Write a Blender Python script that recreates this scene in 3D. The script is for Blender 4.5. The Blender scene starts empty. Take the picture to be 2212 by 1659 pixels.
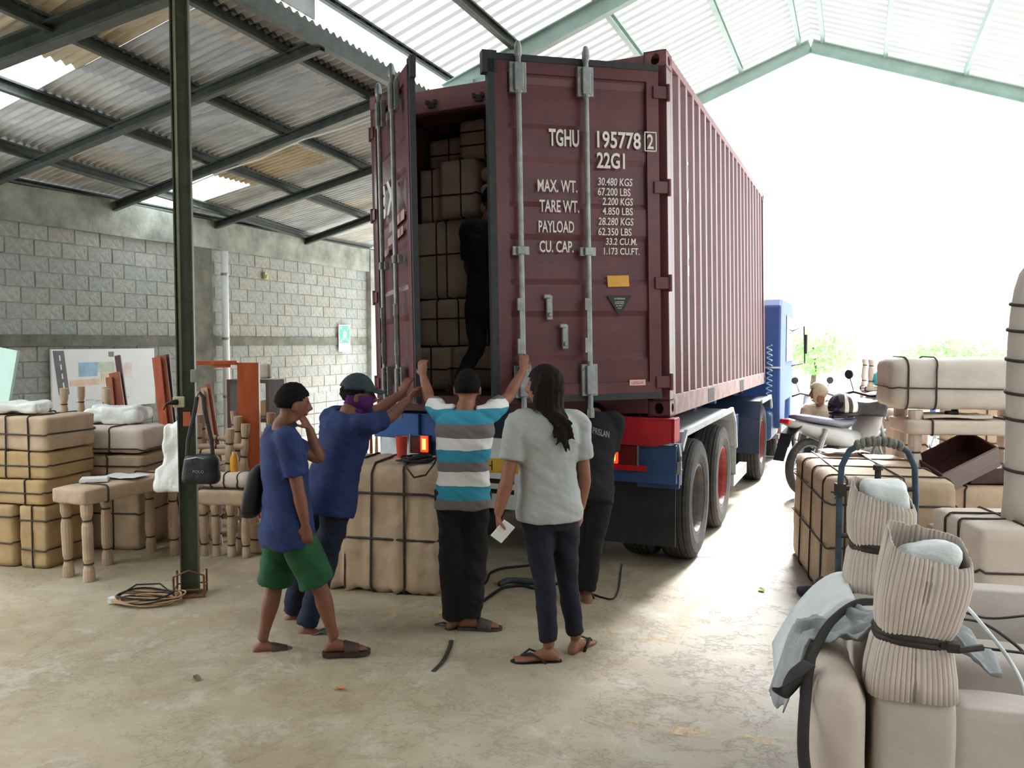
import bpy, bmesh, math, random
from mathutils import Vector, Matrix, Euler, noise

random.seed(7)
SC = bpy.context.scene
COL = SC.collection
R = math.radians
PI = math.pi

# ------------------------------------------------------------------ camera
FOC = 1800.0; PITCH = R(2.91); EYE = 1.8
cam = bpy.data.cameras.new('camera'); cam.lens = FOC * 36.0 / 2212; cam.sensor_width = 36; cam.clip_end = 300
cam_ob = bpy.data.objects.new('camera', cam); COL.objects.link(cam_ob)
cam_ob.location = (0, 0, EYE); cam_ob.rotation_euler = (PI / 2 - PITCH, 0, 0)
SC.camera = cam_ob

# ------------------------------------------------------------------ world, exposure
w = bpy.data.worlds.new('overcast_sky'); SC.world = w; w.use_nodes = True
wn = w.node_tree.nodes; wn.clear()
wo = wn.new('ShaderNodeOutputWorld'); wb = wn.new('ShaderNodeBackground')
wb.inputs[0].default_value = (0.93, 0.975, 1.0, 1); wb.inputs[1].default_value = 15.0
w.node_tree.links.new(wb.outputs[0], wo.inputs[0])
SC.view_settings.view_transform = 'Standard'; SC.view_settings.look = 'None'
SC.view_settings.gamma = 1.0; SC.view_settings.use_curve_mapping = False
SC.view_settings.exposure = -2.0
SC.cycles.use_denoising = True
SC.cycles.max_bounces = 9; SC.cycles.diffuse_bounces = 6; SC.cycles.glossy_bounces = 3
SC.cycles.transmission_bounces = 6; SC.cycles.transparent_max_bounces = 8
SC.cycles.caustics_reflective = False; SC.cycles.caustics_refractive = False
SC.cycles.sample_clamp_indirect = 12.0

# hazy sun standing high in front of the open gable, a little to its right
_az, _el = R(22.4 + 7), R(39)
sun = bpy.data.lights.new('hazy_sun', 'SUN'); sun.energy = 125.0; sun.angle = R(20); sun.color = (1.0, 1.0, 1.0)
sun_ob = bpy.data.objects.new('hazy_sun', sun); COL.objects.link(sun_ob)
sun_ob.rotation_euler = Vector((math.sin(_az) * math.cos(_el), math.cos(_az) * math.cos(_el), math.sin(_el))).to_track_quat('Z', 'Y').to_euler()

# ------------------------------------------------------------------ helpers
def ray(px, py):
    dx, dz = (px - 1106) / FOC, -(py - 829.5) / FOC
    c, s = math.cos(PITCH), math.sin(PITCH)
    return Vector((dx, c + s * dz, -s + c * dz))
def at(px, py, Y):
    d = ray(px, py); return Vector((0, 0, EYE)) + d * (Y / d.y)
def gnd(px, py, z=0.0):
    d = ray(px, py); return Vector((0, 0, EYE)) + d * ((z - EYE) / d.z)

def lin(c):
    return tuple(((v / 255) / 12.92 if v / 255 <= 0.04045 else ((v / 255 + 0.055) / 1.055) ** 2.4) for v in c)

MATS = {}
def mat(name, rgb, rough=0.7, metal=0.0, var=0.12, scale=6.0, bump=0.0, bscale=40.0, rgb2=None, spec=0.4, detail=5.0, sub=None, stretch=None, sharp=0.0):
    """principled material; colour drifts between rgb and rgb2 over an object-space noise, optional fine relief"""
    if name in MATS: return MATS[name]
    m = bpy.data.materials.new(name); m.use_nodes = True
    nt = m.node_tree; n = nt.nodes; L = nt.links
    b = n['Principled BSDF']
    b.inputs['Roughness'].default_value = rough; b.inputs['Metallic'].default_value = metal
    b.inputs['Specular IOR Level'].default_value = spec
    c1 = lin(rgb)
    c2 = lin(rgb2) if rgb2 else tuple(max(0, v * (1 - var * 2.2)) for v in c1)
    if not rgb2: c1 = tuple(min(1, v * (1 + var * 0.8)) for v in c1)
    tc = n.new('ShaderNodeTexCoord'); src = tc.outputs['Object']
    if stretch:
        mp = n.new('ShaderNodeMapping'); mp.inputs['Scale'].default_value = stretch; L.new(src, mp.inputs[0]); src = mp.outputs[0]
    nz = n.new('ShaderNodeTexNoise'); nz.inputs['Scale'].default_value = scale; nz.inputs['Detail'].default_value = detail; nz.inputs['Roughness'].default_value = 0.6
    L.new(src, nz.inputs['Vector'])
    rp = n.new('ShaderNodeValToRGB'); rp.color_ramp.elements[0].position = 0.32 + sharp; rp.color_ramp.elements[1].position = 0.68 - sharp
    rp.color_ramp.elements[0].color = (*c2, 1); rp.color_ramp.elements[1].color = (*c1, 1)
    L.new(nz.outputs[0], rp.inputs[0]); L.new(rp.outputs[0], b.inputs['Base Color'])
    if bump:
        nb = n.new('ShaderNodeTexNoise'); nb.inputs['Scale'].default_value = bscale; nb.inputs['Detail'].default_value = 4
        L.new(src, nb.inputs['Vector'])
        bp = n.new('ShaderNodeBump'); bp.inputs['Strength'].default_value = bump; bp.inputs['Distance'].default_value = 0.02
        L.new(nb.outputs[0], bp.inputs['Height']); L.new(bp.outputs[0], b.inputs['Normal'])
    if sub:
        b.inputs['Subsurface Weight'].default_value = sub; b.inputs['Subsurface Radius'].default_value = (0.01, 0.005, 0.003)
    MATS[name] = m; return m

def emis(name, rgb, strength):
    m = bpy.data.materials.new(name); m.use_nodes = True; b = m.node_tree.nodes['Principled BSDF']
    b.inputs['Base Color'].default_value = (*lin(rgb), 1); b.inputs['Emission Color'].default_value = (*lin(rgb), 1)
    b.inputs['Emission Strength'].default_value = strength; MATS[name] = m; return m

def translucent(name, rgb, trans, diff=None):
    m = bpy.data.materials.new(name); m.use_nodes = True; nt = m.node_tree; n = nt.nodes; L = nt.links
    n.remove(n['Principled BSDF']); out = n['Material Output']
    t = n.new('ShaderNodeBsdfTranslucent'); d = n.new('ShaderNodeBsdfDiffuse'); x = n.new('ShaderNodeMixShader')
    tc = n.new('ShaderNodeTexCoord'); nz = n.new('ShaderNodeTexNoise'); nz.inputs['Scale'].default_value = 1.5
    L.new(tc.outputs['Object'], nz.inputs['Vector'])
    rp = n.new('ShaderNodeValToRGB'); c = lin(rgb)
    rp.color_ramp.elements[0].position = .3; rp.color_ramp.elements[1].position = .7
    rp.color_ramp.elements[0].color = (*[v * .85 for v in c], 1); rp.color_ramp.elements[1].color = (*c, 1)
    L.new(nz.outputs[0], rp.inputs[0]); L.new(rp.outputs[0], t.inputs[0])
    d.inputs[0].default_value = (*lin(diff or rgb), 1)
    x.inputs[0].default_value = trans; L.new(d.outputs[0], x.inputs[1]); L.new(t.outputs[0], x.inputs[2]); L.new(x.outputs[0], out.inputs[0])
    MATS[name] = m; return m

def tag(o, label=None, cat=None, group=None, kind=None):
    if label: o['label'] = label
    if cat: o['category'] = cat
    if group: o['group'] = group
    if kind: o['kind'] = kind
    return o

def empty(name, loc=(0, 0, 0), rz=0.0, mw=None):
    o = bpy.data.objects.new(name, None); COL.objects.link(o); o.empty_display_size = 0.05
    if mw is not None: o.matrix_world = mw
    else: o.location = loc; o.rotation_euler = (0, 0, rz)
    return o

def copy_tree(o, parent=None):
    c = o.copy(); COL.objects.link(c); c.parent = parent
    for ch in list(o.children):
        cc = ch.copy(); COL.objects.link(cc); cc.parent = c
        for g in list(ch.children):
            gg = g.copy(); COL.objects.link(gg); gg.parent = cc
    return c

class MB:
    """collects geometry, then links it as ONE mesh object"""
    def __init__(s): s.v = []; s.f = []; s.mi = []
    def add(s, vs, fs, mi=0):
        b = len(s.v); s.v += [tuple(v) for v in vs]; s.f += [tuple(i + b for i in f) for f in fs]; s.mi += [mi] * len(fs); return s
    def box(s, c, sz, rot=None, mi=0, taper=1.0):
        x, y, z = sz[0] / 2, sz[1] / 2, sz[2] / 2
        vs = [Vector((a * x * (taper if k > 0 else 1), b * y * (taper if k > 0 else 1), k * z)) for k in (-1, 1) for b in (-1, 1) for a in (-1, 1)]
        if rot is not None:
            M = rot if isinstance(rot, Matrix) else Euler(rot).to_matrix(); vs = [M @ v for v in vs]
        c = Vector(c)
        return s.add([v + c for v in vs], [(0, 2, 3, 1), (4, 5, 7, 6), (0, 1, 5, 4), (2, 6, 7, 3), (0, 4, 6, 2), (1, 3, 7, 5)], mi)
    def bb(s, a, b, mi=0):
        return s.box([(a[i] + b[i]) / 2 for i in range(3)], [abs(b[i] - a[i]) for i in range(3)], None, mi)
    def bar(s, a, b, wx, wz, up=(0, 0, 1), mi=0, off=(0, 0)):
        """rectangular bar from a to b: wx across, wz along 'up'"""
        a, b = Vector(a), Vector(b); d = (b - a).normalized(); u = Vector(up); x = d.cross(u)
        if x.length < 1e-4: x = d.cross(Vector((1, 0, 0)))
        x.normalize(); u = x.cross(d).normalized()
        vs = [q + x * (i * wx / 2 + off[0]) + u * (k * wz / 2 + off[1]) for q in (a, b) for k in (-1, 1) for i in (-1, 1)]
        return s.add(vs, [(0, 1, 3, 2), (4, 6, 7, 5), (0, 4, 5, 1), (2, 3, 7, 6), (0, 2, 6, 4), (1, 5, 7, 3)], mi)
    def tube(s, pts, r, seg=8, cap=True, flat=None, up=None, mi=0, closed=False):
        """tube through pts, r a number or one per point; flat = (a, b) scales of the section"""
        pts = [Vector(p) for p in pts]; n = len(pts); rr = r if isinstance(r, (list, tuple)) else [r] * n
        fa, fb = flat or (1, 1); vs = []; prev = None
        for i, p in enumerate(pts):
            if closed: t = pts[(i + 1) % n] - pts[i - 1]
            else: t = pts[min(i + 1, n - 1)] - pts[max(i - 1, 0)]
            t = t.normalized() if t.length > 1e-9 else Vector((0, 0, 1))
            if prev is None:
                u = Vector(up) if up else (Vector((0, 0, 1)) if abs(t.z) < 0.9 else Vector((0, 1, 0)))
            else: u = prev
            x = t.cross(u)
            if x.length < 1e-5: x = t.cross(Vector((1, 0, 0.1)))
            x.normalize(); u = x.cross(t).normalized(); prev = Vector(up) if up else u
            for k in range(seg):
                a = 2 * PI * k / seg; q = rr[i]
                qa, qb = (q if not isinstance(q, (tuple, list)) else 1), (q if not isinstance(q, (tuple, list)) else 1)
                if isinstance(q, (tuple, list)): qa, qb = q
                vs.append(p + x * (math.cos(a) * qa * fa) + u * (math.sin(a) * qb * fb))
        fs = [(i * seg + k, i * seg + (k + 1) % seg, ((i + 1) % n) * seg + (k + 1) % seg, ((i + 1) % n) * seg + k) for i in range(n if closed else n - 1) for k in range(seg)]
        if cap and not closed:
            fs.append(tuple(reversed(range(seg)))); fs.append(tuple(range((n - 1) * seg, n * seg)))
        return s.add(vs, fs, mi)
    def lathe(s, prof, seg=20, M=None, mi=0, cap=True):
        """prof [(r, z)], turned about local z, then moved by M"""
        vs = []
        for r, z in prof:
            for k in range(seg):
                a = 2 * PI * k / seg; v = Vector((r * math.cos(a), r * math.sin(a), z)); vs.append(M @ v if M else v)
        n = len(prof)
        fs = [(i * seg + k, i * seg + (k + 1) % seg, (i + 1) * seg + (k + 1) % seg, (i + 1) * seg + k) for i in range(n - 1) for k in range(seg)]
        if cap: fs.append(tuple(reversed(range(seg)))); fs.append(tuple(range((n - 1) * seg, n * seg)))
        return s.add(vs, fs, mi)
    def prism(s, poly, d0, d1, axes='xz', mi=0, M=None):
        """poly in the plane of axes, pushed along the third axis from d0 to d1"""
        ix = {'x': 0, 'y': 1, 'z': 2}; a, b = ix[axes[0]], ix[axes[1]]; c = 3 - a - b; vs = []
        for d in (d0, d1):
            for p in poly:
                v = [0, 0, 0]; v[a] = p[0]; v[b] = p[1]; v[c] = d; vs.append(M @ Vector(v) if M else v)
        n = len(poly)
        return s.add(vs, [tuple(range(n))[::-1], tuple(range(n, 2 * n))] + [(i, (i + 1) % n, n + (i + 1) % n, n + i) for i in range(n)], mi)
    def grid(s, nu, nv, fn, mi=0, mifn=None):
        vs = [fn(i / nu, j / nv) for j in range(nv + 1) for i in range(nu + 1)]
        b = len(s.v); s.v += [tuple(v) for v in vs]
        for j in range(nv):
            for i in range(nu):
                a = b + j * (nu + 1) + i; s.f.append((a, a + 1, a + nu + 2, a + nu + 1)); s.mi.append(mifn(i, j) if mifn else mi)
        return s
    def mesh(s, name, mats, smooth=False, fix=True):
        me = bpy.data.meshes.new(name); me.from_pydata(s.v, [], s.f)
        for m in (mats if isinstance(mats, (list, tuple)) else [mats]): me.materials.append(m)
        if any(s.mi): me.polygons.foreach_set('material_index', s.mi)
        if smooth: me.polygons.foreach_set('use_smooth', [True] * len(me.polygons))
        if fix:
            bm = bmesh.new(); bm.from_mesh(me); bmesh.ops.recalc_face_normals(bm, faces=bm.faces[:]); bm.to_mesh(me); bm.free()
        me.update(); return me
    def build(s, name, mats, parent=None, smooth=False, solid=0.0, bevel=0.0, sub=0, fix=True, loc=None, rot=None, mw=None):
        o = bpy.data.objects.new(name, s.mesh(name, mats, smooth, fix)); COL.objects.link(o); o.parent = parent
        if loc is not None: o.location = loc
        if rot is not None: o.rotation_euler = rot
        if mw is not None: o.matrix_local = mw
        if solid:
            md = o.modifiers.new('thickness', 'SOLIDIFY'); md.thickness = solid; md.offset = 0
        if bevel:
            md = o.modifiers.new('edge', 'BEVEL'); md.width = bevel; md.segments = 2; md.limit_method = 'ANGLE'
        if sub:
            md = o.modifiers.new('smooth', 'SUBSURF'); md.levels = sub; md.render_levels = sub
        return o

def link(me, name, parent, loc=(0, 0, 0), rot=(0, 0, 0), scale=(1, 1, 1)):
    o = bpy.data.objects.new(name, me); COL.objects.link(o); o.parent = parent
    o.location = loc; o.rotation_euler = rot; o.scale = scale; return o

def text_mesh(body, size, mats, sx=1.0, depth=0.0005, shear=0.0, bold=0.0):
    cu = bpy.data.curves.new('lettering', 'FONT'); cu.body = body; cu.size = size; cu.extrude = depth; cu.offset = bold; cu.shear = shear; cu.resolution_u = 3
    o = bpy.data.objects.new('lettering', cu); COL.objects.link(o)
    dg = bpy.context.evaluated_depsgraph_get(); me = bpy.data.meshes.new_from_object(o.evaluated_get(dg))
    bpy.data.objects.remove(o); bpy.data.curves.remove(cu)
    me.transform(Matrix.Diagonal((sx, 1, 1, 1))); me.materials.clear(); me.materials.append(mats); return me

def baked(mb, mods, name='m', mats=None, smooth=True):
    """evaluate modifiers on a temporary object and return the resulting mesh"""
    o = mb.build(name, mats or [], None)
    for t, kw in mods:
        md = o.modifiers.new(t, t)
        for k, v in kw.items(): setattr(md, k, v)
    dg = bpy.context.evaluated_depsgraph_get(); me = bpy.data.meshes.new_from_object(o.evaluated_get(dg))
    old = o.data; bpy.data.objects.remove(o); bpy.data.meshes.remove(old)
    if smooth: me.polygons.foreach_set('use_smooth', [True] * len(me.polygons))
    me.name = name; return me

# ------------------------------------------------------------------ materials
KRAFT = mat('kraft_paper', (184, 160, 134), .75, var=.10, scale=5, bump=.25, bscale=14)
KRAFT2 = mat('kraft_paper_pale', (202, 187, 174), .72, var=.08, scale=4, bump=.2, bscale=10)
KRAFT3 = mat('kraft_paper_grey', (196, 186, 177), .75, var=.07, scale=4, bump=.15, bscale=25)
KRAFT_Y = mat('kraft_paper_yellowed', (178, 150, 108), .75, var=.12, scale=4, bump=.25, bscale=12)
STRAP = mat('dark_strapping', (58, 50, 44), .6, var=.2, scale=30)
STEEL_D = mat('painted_steel_dark', (78, 85, 80), .55, metal=.2, var=.15, scale=8)
STEEL_G = mat('green_painted_steel', (72, 78, 60), .55, var=.15, scale=9)
STEEL_T = mat('teal_steel_with_glare', (156, 180, 172), .55, var=.08, scale=5)  # teal paint lightened; glare on the roof steel put into the colour
CONC = mat('concrete', (146, 149, 141), .9, var=.2, scale=3.2, bump=.35, bscale=30)
CONC_D = mat('concrete_dark', (112, 112, 102), .9, var=.2, scale=3.5, bump=.4, bscale=30)
MORTAR = mat('mortar', (136, 135, 127), .95, var=.15, scale=8, bump=.5, bscale=50)
BLACK = mat('matt_black', (24, 24, 26), .6, var=.2, scale=20)
WHITE = mat('white_plastic', (226, 228, 226), .5, var=.04, scale=6)
SKIN = mat('skin', (120, 77, 58), .55, var=.08, scale=14, spec=.35)
SKIN2 = mat('skin_lighter', (138, 92, 70), .55, var=.08, scale=14, spec=.35)
HAIR = mat('black_hair', (22, 19, 18), .8, var=.3, scale=90, spec=.12, bump=.6, bscale=120)

def crease(m, scale, strength, dist=.012):
    """sharp paper creases on top of the soft relief"""
    nt = m.node_tree; n = nt.nodes; L = nt.links; b = n['Principled BSDF']; tc = [q for q in n if q.type == 'TEX_COORD'][0]
    v = n.new('ShaderNodeTexVoronoi'); v.feature = 'F1'; v.distance = 'EUCLIDEAN'; v.inputs['Scale'].default_value = scale; v.inputs['Randomness'].default_value = 1.0
    z = n.new('ShaderNodeTexNoise'); z.inputs['Scale'].default_value = scale * .6; z.inputs['Detail'].default_value = 3
    mx = n.new('ShaderNodeMix'); mx.data_type = 'VECTOR'; mx.inputs[0].default_value = .25; L.new(tc.outputs['Object'], z.inputs['Vector'])
    L.new(tc.outputs['Object'], mx.inputs[4]); L.new(z.outputs['Color'], mx.inputs[5]); L.new(mx.outputs[1], v.inputs['Vector'])
    bp = n.new('ShaderNodeBump'); bp.inputs['Strength'].default_value = strength; bp.inputs['Distance'].default_value = dist; L.new(v.outputs['Distance'], bp.inputs['Height'])
    old = b.inputs['Normal'].links
    if old: L.new(old[0].from_socket, bp.inputs['Normal'])
    L.new(bp.outputs[0], b.inputs['Normal'])
for _m, _s, _k in ((KRAFT, 7, .55), (KRAFT2, 6, .5), (KRAFT3, 4, .28), (KRAFT_Y, 7, .55)): crease(_m, _s, _k)

# ------------------------------------------------------------------ building frame: x = right of the hall axis, y = along it
TH = R(22.4)
def B(x, y, z): return Vector((math.cos(TH) * x + math.sin(TH) * y, -math.sin(TH) * x + math.cos(TH) * y, z))
ROT = -TH
def struct(name, mb, m, **k):
    o = mb.build(name, m, None, **k); o.rotation_euler = (0, 0, ROT); o['kind'] = 'structure'; return o
def sempty(name):
    o = empty(name, (0, 0, 0), ROT); o['kind'] = 'structure'; return o
WP = -9.70; JP = -4.34; RP = -0.67; EZ = 4.72; SL = 0.37; RZ_ = EZ + SL * (RP - JP); RE = RP + (RP - JP); GS = 12.7

# floor ------------------------------------------------------------------
def floor_material():
    m = bpy.data.materials.new('worn_concrete_floor'); m.use_nodes = True; nt = m.node_tree; n = nt.nodes; L = nt.links
    b = n['Principled BSDF']; b.inputs['Roughness'].default_value = .62; b.inputs['Specular IOR Level'].default_value = .35
    tc = n.new('ShaderNodeTexCoord')
    def nz(scale, detail=6, rough=.6, dist=0.0):
        x = n.new('ShaderNodeTexNoise'); x.inputs['Scale'].default_value = scale; x.inputs['Detail'].default_value = detail
        x.inputs['Roughness'].default_value = rough; x.inputs['Distortion'].default_value = dist; L.new(tc.outputs['Object'], x.inputs['Vector']); return x.outputs[0]
    def ramp(src, stops):
        r = n.new('ShaderNodeValToRGB'); e = r.color_ramp.elements
        while len(e) < len(stops): e.new(.5)
        for el, (p, c) in zip(e, stops): el.position = p; el.color = (*c, 1)
        L.new(src, r.inputs[0]); return r.outputs[0]
    def mix(f, a, bb, t='MIX'):
        x = n.new('ShaderNodeMix'); x.data_type = 'RGBA'; x.blend_type = t
        if hasattr(f, 'is_linked'): L.new(f, x.inputs[0])
        else: x.inputs[0].default_value = f
        for q, i in ((a, 6), (bb, 7)):
            if hasattr(q, 'is_linked'): L.new(q, x.inputs[i])
            else: x.inputs[i].default_value = (*q, 1)
        return x.outputs[2]
    base = ramp(nz(.8, 8, .65), [(.3, lin((140, 123, 98))), (.5, lin((161, 147, 123))), (.72, lin((182, 172, 152)))])
    warm = ramp(nz(.45, 5, .6, .6), [(.52, (0, 0, 0)), (.75, (.5, .5, .5))])
    c = mix(warm, base, lin((160, 122, 84)))
    grn = ramp(nz(1.1, 5, .6, 1.0), [(.62, (0, 0, 0)), (.76, (.32, .32, .32))])
    c = mix(grn, c, lin((140, 172, 150)))
    pale = ramp(nz(2.1, 8, .75, .5), [(.54, (0, 0, 0)), (.62, (.42, .42, .42))])
    c = mix(pale, c, lin((186, 182, 170)))
    speck = ramp(nz(38, 5, .7), [(.28, (.72, .7, .66)), (.42, (1, 1, 1))])
    c = mix(1.0, c, speck, 'MULTIPLY')
    # contour-like edges where the top screed has flaked away
    crk = ramp(nz(1.3, 10, .78, .3), [(.493, (1, 1, 1)), (.5, (.82, .80, .76)), (.507, (1, 1, 1))])
    c = mix(1.0, c, crk, 'MULTIPLY')
    # concrete turns greyer and slightly paler to the right, stays browner to the left
    sx = n.new('ShaderNodeSeparateXYZ'); L.new(tc.outputs['Object'], sx.inputs[0])
    ad = n.new('ShaderNodeMath'); ad.operation = 'MULTIPLY_ADD'; ad.inputs[1].default_value = 2.2; L.new(nz(.6, 6, .7), ad.inputs[0]); L.new(sx.outputs[0], ad.inputs[2])
    grey_ramp = n.new('ShaderNodeMapRange'); grey_ramp.inputs[1].default_value = -.6; grey_ramp.inputs[2].default_value = 1.6; L.new(ad.outputs[0], grey_ramp.inputs[0])
    hs = n.new('ShaderNodeHueSaturation'); hs.inputs['Saturation'].default_value = .18; hs.inputs['Value'].default_value = 1.08; L.new(c, hs.inputs['Color'])
    lf = n.new('ShaderNodeMath'); lf.operation = 'MULTIPLY'; lf.inputs[1].default_value = .85; L.new(grey_ramp.outputs[0], lf.inputs[0])
    c = mix(lf.outputs[0], c, hs.outputs[0])
    L.new(c, b.inputs['Base Color'])
    fl = ramp(nz(1.3, 10, .78, .3), [(.49, (0, 0, 0)), (.51, (1, 1, 1))])
    bp = n.new('ShaderNodeBump'); bp.inputs['Strength'].default_value = .5; bp.inputs['Distance'].default_value = .006
    L.new(fl, bp.inputs['Height'])
    bp2 = n.new('ShaderNodeBump'); bp2.inputs['Strength'].default_value = .35; bp2.inputs['Distance'].default_value = .01
    L.new(nz(24, 6, .7), bp2.inputs['Height']); L.new(bp.outputs[0], bp2.inputs['Normal']); L.new(bp2.outputs[0], b.inputs['Normal'])
    return m
FLOORM = floor_material()
fl = struct('floor', MB().bb((WP - .2, -5.5, -.2), (7.5, GS + .6, 0)), FLOORM)
yellow = bpy.data.materials.new('worn_yellow_paint'); yellow.use_nodes = True
_n = yellow.node_tree.nodes; _l = yellow.node_tree.links; _b = _n['Principled BSDF']; _b.inputs['Base Color'].default_value = (*lin((206, 176, 128)), 1)
_t = _n.new('ShaderNodeTexCoord'); _z = _n.new('ShaderNodeTexNoise'); _z.inputs['Scale'].default_value = 5.0; _z.inputs['Detail'].default_value = 8; _z.inputs['Roughness'].default_value = .75
_r = _n.new('ShaderNodeValToRGB'); _r.color_ramp.elements[0].position = .46; _r.color_ramp.elements[1].position = .62
_r.color_ramp.elements[1].color = (.75, .75, .75, 1)
_l.new(_t.outputs['Object'], _z.inputs['Vector']); _l.new(_z.outputs[0], _r.inputs[0]); _l.new(_r.outputs[0], _b.inputs['Alpha'])
def paint(a, b, wd):
    a, b = gnd(*a), gnd(*b); d = (b - a).normalized(); x = Vector((d.y, -d.x, 0)) * wd / 2; z = Vector((0, 0, .002))
    vs = [a - x + z, a + x + z, b + x + z, b - x + z]; inv = Matrix.Rotation(TH, 3, 'Z')
    o = MB().add([inv @ v for v in vs], [(0, 1, 2, 3)]).build('painted_line', yellow, fl, fix=False)
for a, b, wd in (((1455, 1380), (1515, 1290), .09), ((1285, 1368), (1460, 1384), .09), ((1290, 1560), (1760, 1612), .08), ((730, 1322), (960, 1330), .09)): paint(a, b, wd)
struct('ground_outside', MB().bb((-40, GS + .6, -.25), (45, 70, -.02)), mat('sunlit_concrete_yard', (196, 194, 186), .9, var=.08, scale=1.5, bump=.3))

# left wall ----------------------------------------------------------------
wl = struct('wall_left', MB().bb((WP - .2, 6.0, 0), (WP, 15.6, 3.30)), MORTAR)
MB().bb((WP - .2, -5.5, 0), (WP, -.6, 3.30)).build('wall_end', MORTAR, wl)
blockm = [mat('cement_block_%s' % k, c, .92, var=.10, scale=14, bump=.6, bscale=30) for k, c in
          (('grey', (149, 152, 148)), ('pale', (157, 160, 155)), ('tan', (154, 154, 147)), ('cool', (147, 152, 150)))]
def block_mesh(wd, m, seed):
    rnd = random.Random(seed); mb = MB(); hh = .192
    j = lambda: rnd.uniform(-.004, .004)
    x0, x1 = -.03, rnd.uniform(.004, .010)
    q = .006
    vs = [(x0, -wd / 2, -hh / 2), (x0, wd / 2, -hh / 2), (x0, wd / 2, hh / 2), (x0, -wd / 2, hh / 2),
          (x1 - q, -wd / 2 + j(), -hh / 2 + j()), (x1 - q, wd / 2 + j(), -hh / 2 + j()), (x1 - q, wd / 2 + j(), hh / 2 + j()), (x1 - q, -wd / 2 + j(), hh / 2 + j()),
          (x1, -wd / 2 + q, -hh / 2 + q), (x1, wd / 2 - q, -hh / 2 + q), (x1, wd / 2 - q, hh / 2 - q), (x1, -wd / 2 + q, hh / 2 - q)]
    fs = [(8, 9, 10, 11)]
    for a, b in ((0, 4), (4, 8)):
        fs += [(a + i, a + (i + 1) % 4, b + (i + 1) % 4, b + i) for i in range(4)]
    return mb.add(vs, fs).mesh('block', m)
BLK = [block_mesh(.388, blockm[i % 4], i) for i in range(12)]
HBLK = [block_mesh(.188, blockm[i % 4], 50 + i) for i in range(4)]
rows = [1.0 + .203 * k - .27 + .1 for k in range(0, 5)] + [1.98 + .203 * k for k in range(0, 7)]
far = MB()
for ri, z in enumerate(rows):
    y = 6.55 + (.2 if ri % 2 else 0)
    while y < 15.5:
        if z < .75 or y < 6.9:
            pass
        if not (10.25 < y < 10.75):
            o = link(random.choice(BLK), 'block', wl, (WP, y, z + random.uniform(-.003, .003)), (random.uniform(-.006, .006), 0, 0))
        y += .402
for z in [.1 + .203 * k for k in range(0, 4)]:
    for k in range(22): far.box((WP, 6.6 + .402 * k + (.2 if int(z * 10) % 2 else 0), z), (.03, .388, .19))
o = far.build('lower_blocks', blockm[0], wl); o['kind'] = 'stuff'
def rough_beam(a, b, n, amp, name, m, parent):
    """concrete beam along y with an uneven face"""
    def fn(u, v):
        y = a[1] + (b[1] - a[1]) * u
        loop = [(a[0], a[2]), (b[0], a[2]), (b[0], b[2]), (a[0], b[2]), (a[0], a[2])]
        p = loop[min(4, int(round(v * 4)))]; k = noise.noise(Vector((y * 1.3, p[1] * 3, p[0]))) * amp
        return (p[0] + (k if p[0] == b[0] else 0), y, p[1] + k * .8)
    return MB().grid(n, 4, fn).build(name, m, parent)
rough_beam((WP - .2, 5.5, 1.735), (WP + .03, 15.6, 1.885), 70, .012, 'tie_beam', CONC_D, wl)
rough_beam((WP - .2, -.6, 3.29), (WP + .09, 15.75, 3.75), 70, .02, 'ring_beam', CONC, wl)
MB().bb((WP - .1, 10.28, 0), (WP + .05, 10.68, 3.3)).build('pilaster', CONC_D, wl)
MB().bb((WP - .25, 15.35, 0), (WP + .12, 15.7, 3.75)).build('pilaster', CONC, wl)
# short stretches of wall out of view that close the shed behind and to the right
struct('wall_back', MB().bb((WP - .2, -5.7, 0), (7.5, -5.5, 6.2)), mat('dark_unseen_wall', (74, 68, 60), .9, var=.2, scale=3))  # unseen wall, coloured dark to keep light off the people's backs
struct('wall_right', MB().bb((7.5, -5.7, 0), (7.7, 10.2, 4.2)), CONC_D)

# lean-to roof ---------------------------------------------------------------
lean = sempty('roof_lean_to')
LK = .132
def lz(x): return 3.80 + LK * (x - WP)
asb = [mat('fibre_cement_%s' % k, c, .9, var=.14, scale=3, bump=.2, bscale=20, stretch=(.5, 3, 1)) for k, c in
       (('grey', (188, 193, 195)), ('cool', (182, 189, 195)), ('warm', (190, 187, 181)), ('stained', (190, 178, 154)), ('pale', (200, 204, 206)))]
SKY = translucent('translucent_roof_sheet', (240, 248, 250), .85)
SKEW = -.17
def corr_sheet(y0, y1, x0, x1, m, zoff=0.0, name='roof_sheet'):
    """corrugated sheet: ribs run down the slope, skewed to the wall like the rafters"""
    pit = .105; per = 6; n = max(6, int((y1 - y0) / pit * per)); nx = 2
    def fn(u, v):
        x = x0 + (x1 - x0) * v; y = y0 + (y1 - y0) * u + SKEW * (x - JP)
        return (x, y, lz(x) + .018 * math.cos(2 * PI * (y0 + (y1 - y0) * u) / pit) + zoff + .035)
    return MB().grid(n, nx, fn).build(name, m, lean, smooth=True, fix=False)
xs = [WP - .35, -8.15, -6.55, -5.1, JP - .12]
rnd = random.Random(3)
yy = 1.2
ci = 0
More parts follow.
